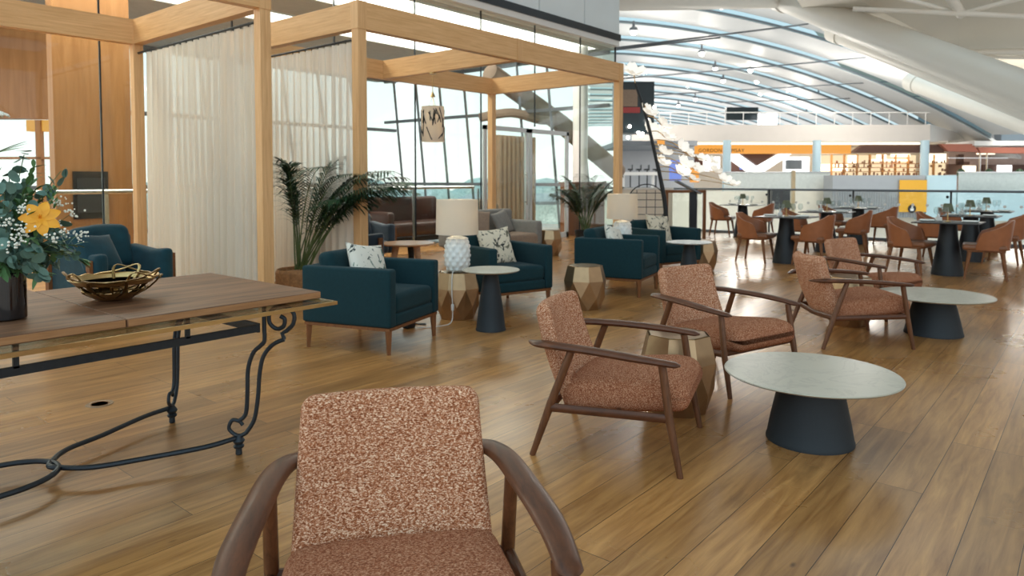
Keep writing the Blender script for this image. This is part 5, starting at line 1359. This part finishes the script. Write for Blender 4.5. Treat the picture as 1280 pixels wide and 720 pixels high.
# big white roof struts
def strut(label, pts, r, r2=None):
    t = thing('roof_strut', label, 'roof strut', tuple(pts[0]), 0, 'white tubular roof struts')
    bm = BM(); tube(bm, pts, r, 20); shift(bm, t); obj('strut_tube', bm, 'rooftube', t)
    bm = BM(); d = (Vector(pts[1])-Vector(pts[0])).normalized()
    tube(bm, [Vector(pts[0])-d*0.05, Vector(pts[0])+d*0.5], (r if not isinstance(r, list) else r[0])*1.12, 20); shift(bm, t); obj('end_collar', bm, 'rooftube', t)
strut('thickest white roof strut crossing the upper right corner', [W(975, -4, 27), W(1420, 168, 14.5)], 0.46)
strut('second white roof strut just beneath the thickest one', [W(1042, 40, 27), W(1420, 190, 17)], 0.33)
strut('lowest white roof strut, slanting down over the far cafe', [W(1140, 102, 30), W(1420, 205, 20)], 0.36)
strut('short upper strut running up to the left from the strut joint', [W(1044, 40, 27), W(955, -12, 30)], 0.16)
bm = BM(); tube(bm, [W(700, -2, 22), W(985, -4, 27)], 0.42, 16); struct('trim_7', bm, 'rooftube', smooth=60)
# tie rods
t = thing('tie_rods', 'thin dark tie rods crossing beneath the hall roof', 'tie rods', tuple(W(900, 50, 28)))
for pts in ([W(770, 60, 24), W(1010, 30, 28)], [W(770, 62, 24), W(900, 47, 26)], [W(780, 98, 30), W(950, 84, 34), W(1082, 72, 36)], [W(780, 121, 38), W(1110, 102, 46)], [W(900, 128, 46), W(1160, 120, 56)]):
    bm = BM(); tube(bm, pts, 0.035, 8); shift(bm, t); obj('rod', bm, 'rib', t)
# ceiling spots
spots = [(818, 3, 31), (902, 7, 31), (792, 40, 36), (877, 67, 45), (894, 86, 50), (938, 88, 50), (904, 101, 56), (946, 102, 56), (869, 124, 66), (985, 113, 60), (1023, 120, 60), (848, 132, 72), (950, 118, 64), (1045, 134, 64), (1008, 142, 70), (1072, 128, 64)]
SPT = None
for i, (u, v, F) in enumerate(spots):
    p = W(u, v, F)
    lb = ['ceiling spotlight at the top edge, left of the other one there', 'ceiling spotlight at the top edge beside the white strut', 'spotlight just right of the grey bulkhead, above the sculpture tip'][i] if i < 3 else 'small round spotlight among the many under the far hall roof'
    if SPT is None:
        SPT = thing('ceiling_spotlight', lb, 'spotlight', tuple(p), 0, 'hall roof spotlights')
        bm = BM(); sphere(bm, (0, 0, 0), 0.17, 12, 8); obj('lamp', bm, 'lampglow', SPT)
        bm = BM(); lathe(bm, [(0.2, 0.05), (0.2, 0.2), (0.08, 0.24), (0.05, 0.55)], 14); obj('housing', bm, 'rib', SPT)
    else: dup(SPT, tuple(p), 0, lb)
    if i in (0, 1, 2, 3, 5, 8, 9):
        ld = bpy.data.lights.new('spot', 'POINT'); ld.energy = 160; ld.shadow_soft_size = 0.3; ld.color = (1, 0.93, 0.82)
        lo = bpy.data.objects.new('spot_glow', ld); COL.objects.link(lo); lo.location = p+Vector((0, 0, -0.7))

# distant trees outside the lounge windows
t = thing('tree_line', 'hazy green trees outside beyond the lounge windows', 'trees', (14, 60, 0)); t['kind'] = 'stuff'
bm = BM(); rr = random.Random(8)
for k in range(150): sphere(bm, (rr.uniform(-60, 85), rr.uniform(-5, 8), rr.uniform(-2.8, -1.3)), rr.uniform(1.6, 3.0), 10, 7, (1.6, 1, 1))
obj('foliage', bm, 'tree', t)

# ================================================================== LIGHT
w = bpy.data.worlds.new('world'); SC.world = w; w.use_nodes = True
nt = w.node_tree; bg = nt.nodes['Background']
N = nt.nodes; L = nt.links
tcw = N.new('ShaderNodeTexCoord'); sx = N.new('ShaderNodeSeparateXYZ'); L.new(tcw.outputs['Generated'], sx.inputs[0])
crw = N.new('ShaderNodeValToRGB'); L.new(sx.outputs['Z'], crw.inputs[0])
crw.color_ramp.elements[0].position = 0.0; crw.color_ramp.elements[0].color = (1.0, 0.985, 0.96, 1)
crw.color_ramp.elements[1].position = 0.35; crw.color_ramp.elements[1].color = (0.62, 0.84, 0.95, 1)
k_ = crw.color_ramp.elements.new(0.10); k_.color = (0.93, 0.97, 1.0, 1)
L.new(crw.outputs[0], bg.inputs[0]); bg.inputs[1].default_value = 1.5
def area(name, loc, rot, sx, sy, e, col=(1, 1, 1)):
    ld = bpy.data.lights.new(name, 'AREA'); ld.shape = 'RECTANGLE'; ld.size = sx; ld.size_y = sy; ld.energy = e; ld.color = col
    o = bpy.data.objects.new(name, ld); COL.objects.link(o); o.location = loc; o.rotation_euler = rot
    return o
for (R_, F_, z_, e) in ((10, 30, 3.5, 1800), (20, 28, 4, 1800), (8, 42, 6.2, 2200), (20, 40, 6, 2600), (30, 42, 5, 2000), (12, 60, 6.5, 3200), (24, 62, 6, 3200), (14, 80, 7, 3200), (10, 35, -2.0, 1800), (24, 33, -2.0, 1800), (21, 47.5, 2.6, 900), (26, 47.5, 2.6, 500), (14, 47.5, 2.6, 500)):  # added fill points without fixtures, brightening roof, far walls and restaurant
    ld = bpy.data.lights.new('hall_fill', 'POINT'); ld.energy = e*0.27; ld.shadow_soft_size = 0.8; ld.color = (1, 0.93, 0.84)
    lo = bpy.data.objects.new('hall_fill', ld); COL.objects.link(lo); lo.location = CF(R_, F_, z_)
area('lounge_cove_light', (5, 10.7, 4.6), (0, 0, 0), 18, 1.2, 500, (1, 0.93, 0.82))
SC.view_settings.view_transform = 'Standard'; SC.view_settings.look = 'None'
SC.view_settings.exposure = 0.0; SC.view_settings.gamma = 1.0; SC.view_settings.use_curve_mapping = False
SC.cycles.max_bounces = 8; SC.cycles.transparent_max_bounces = 16
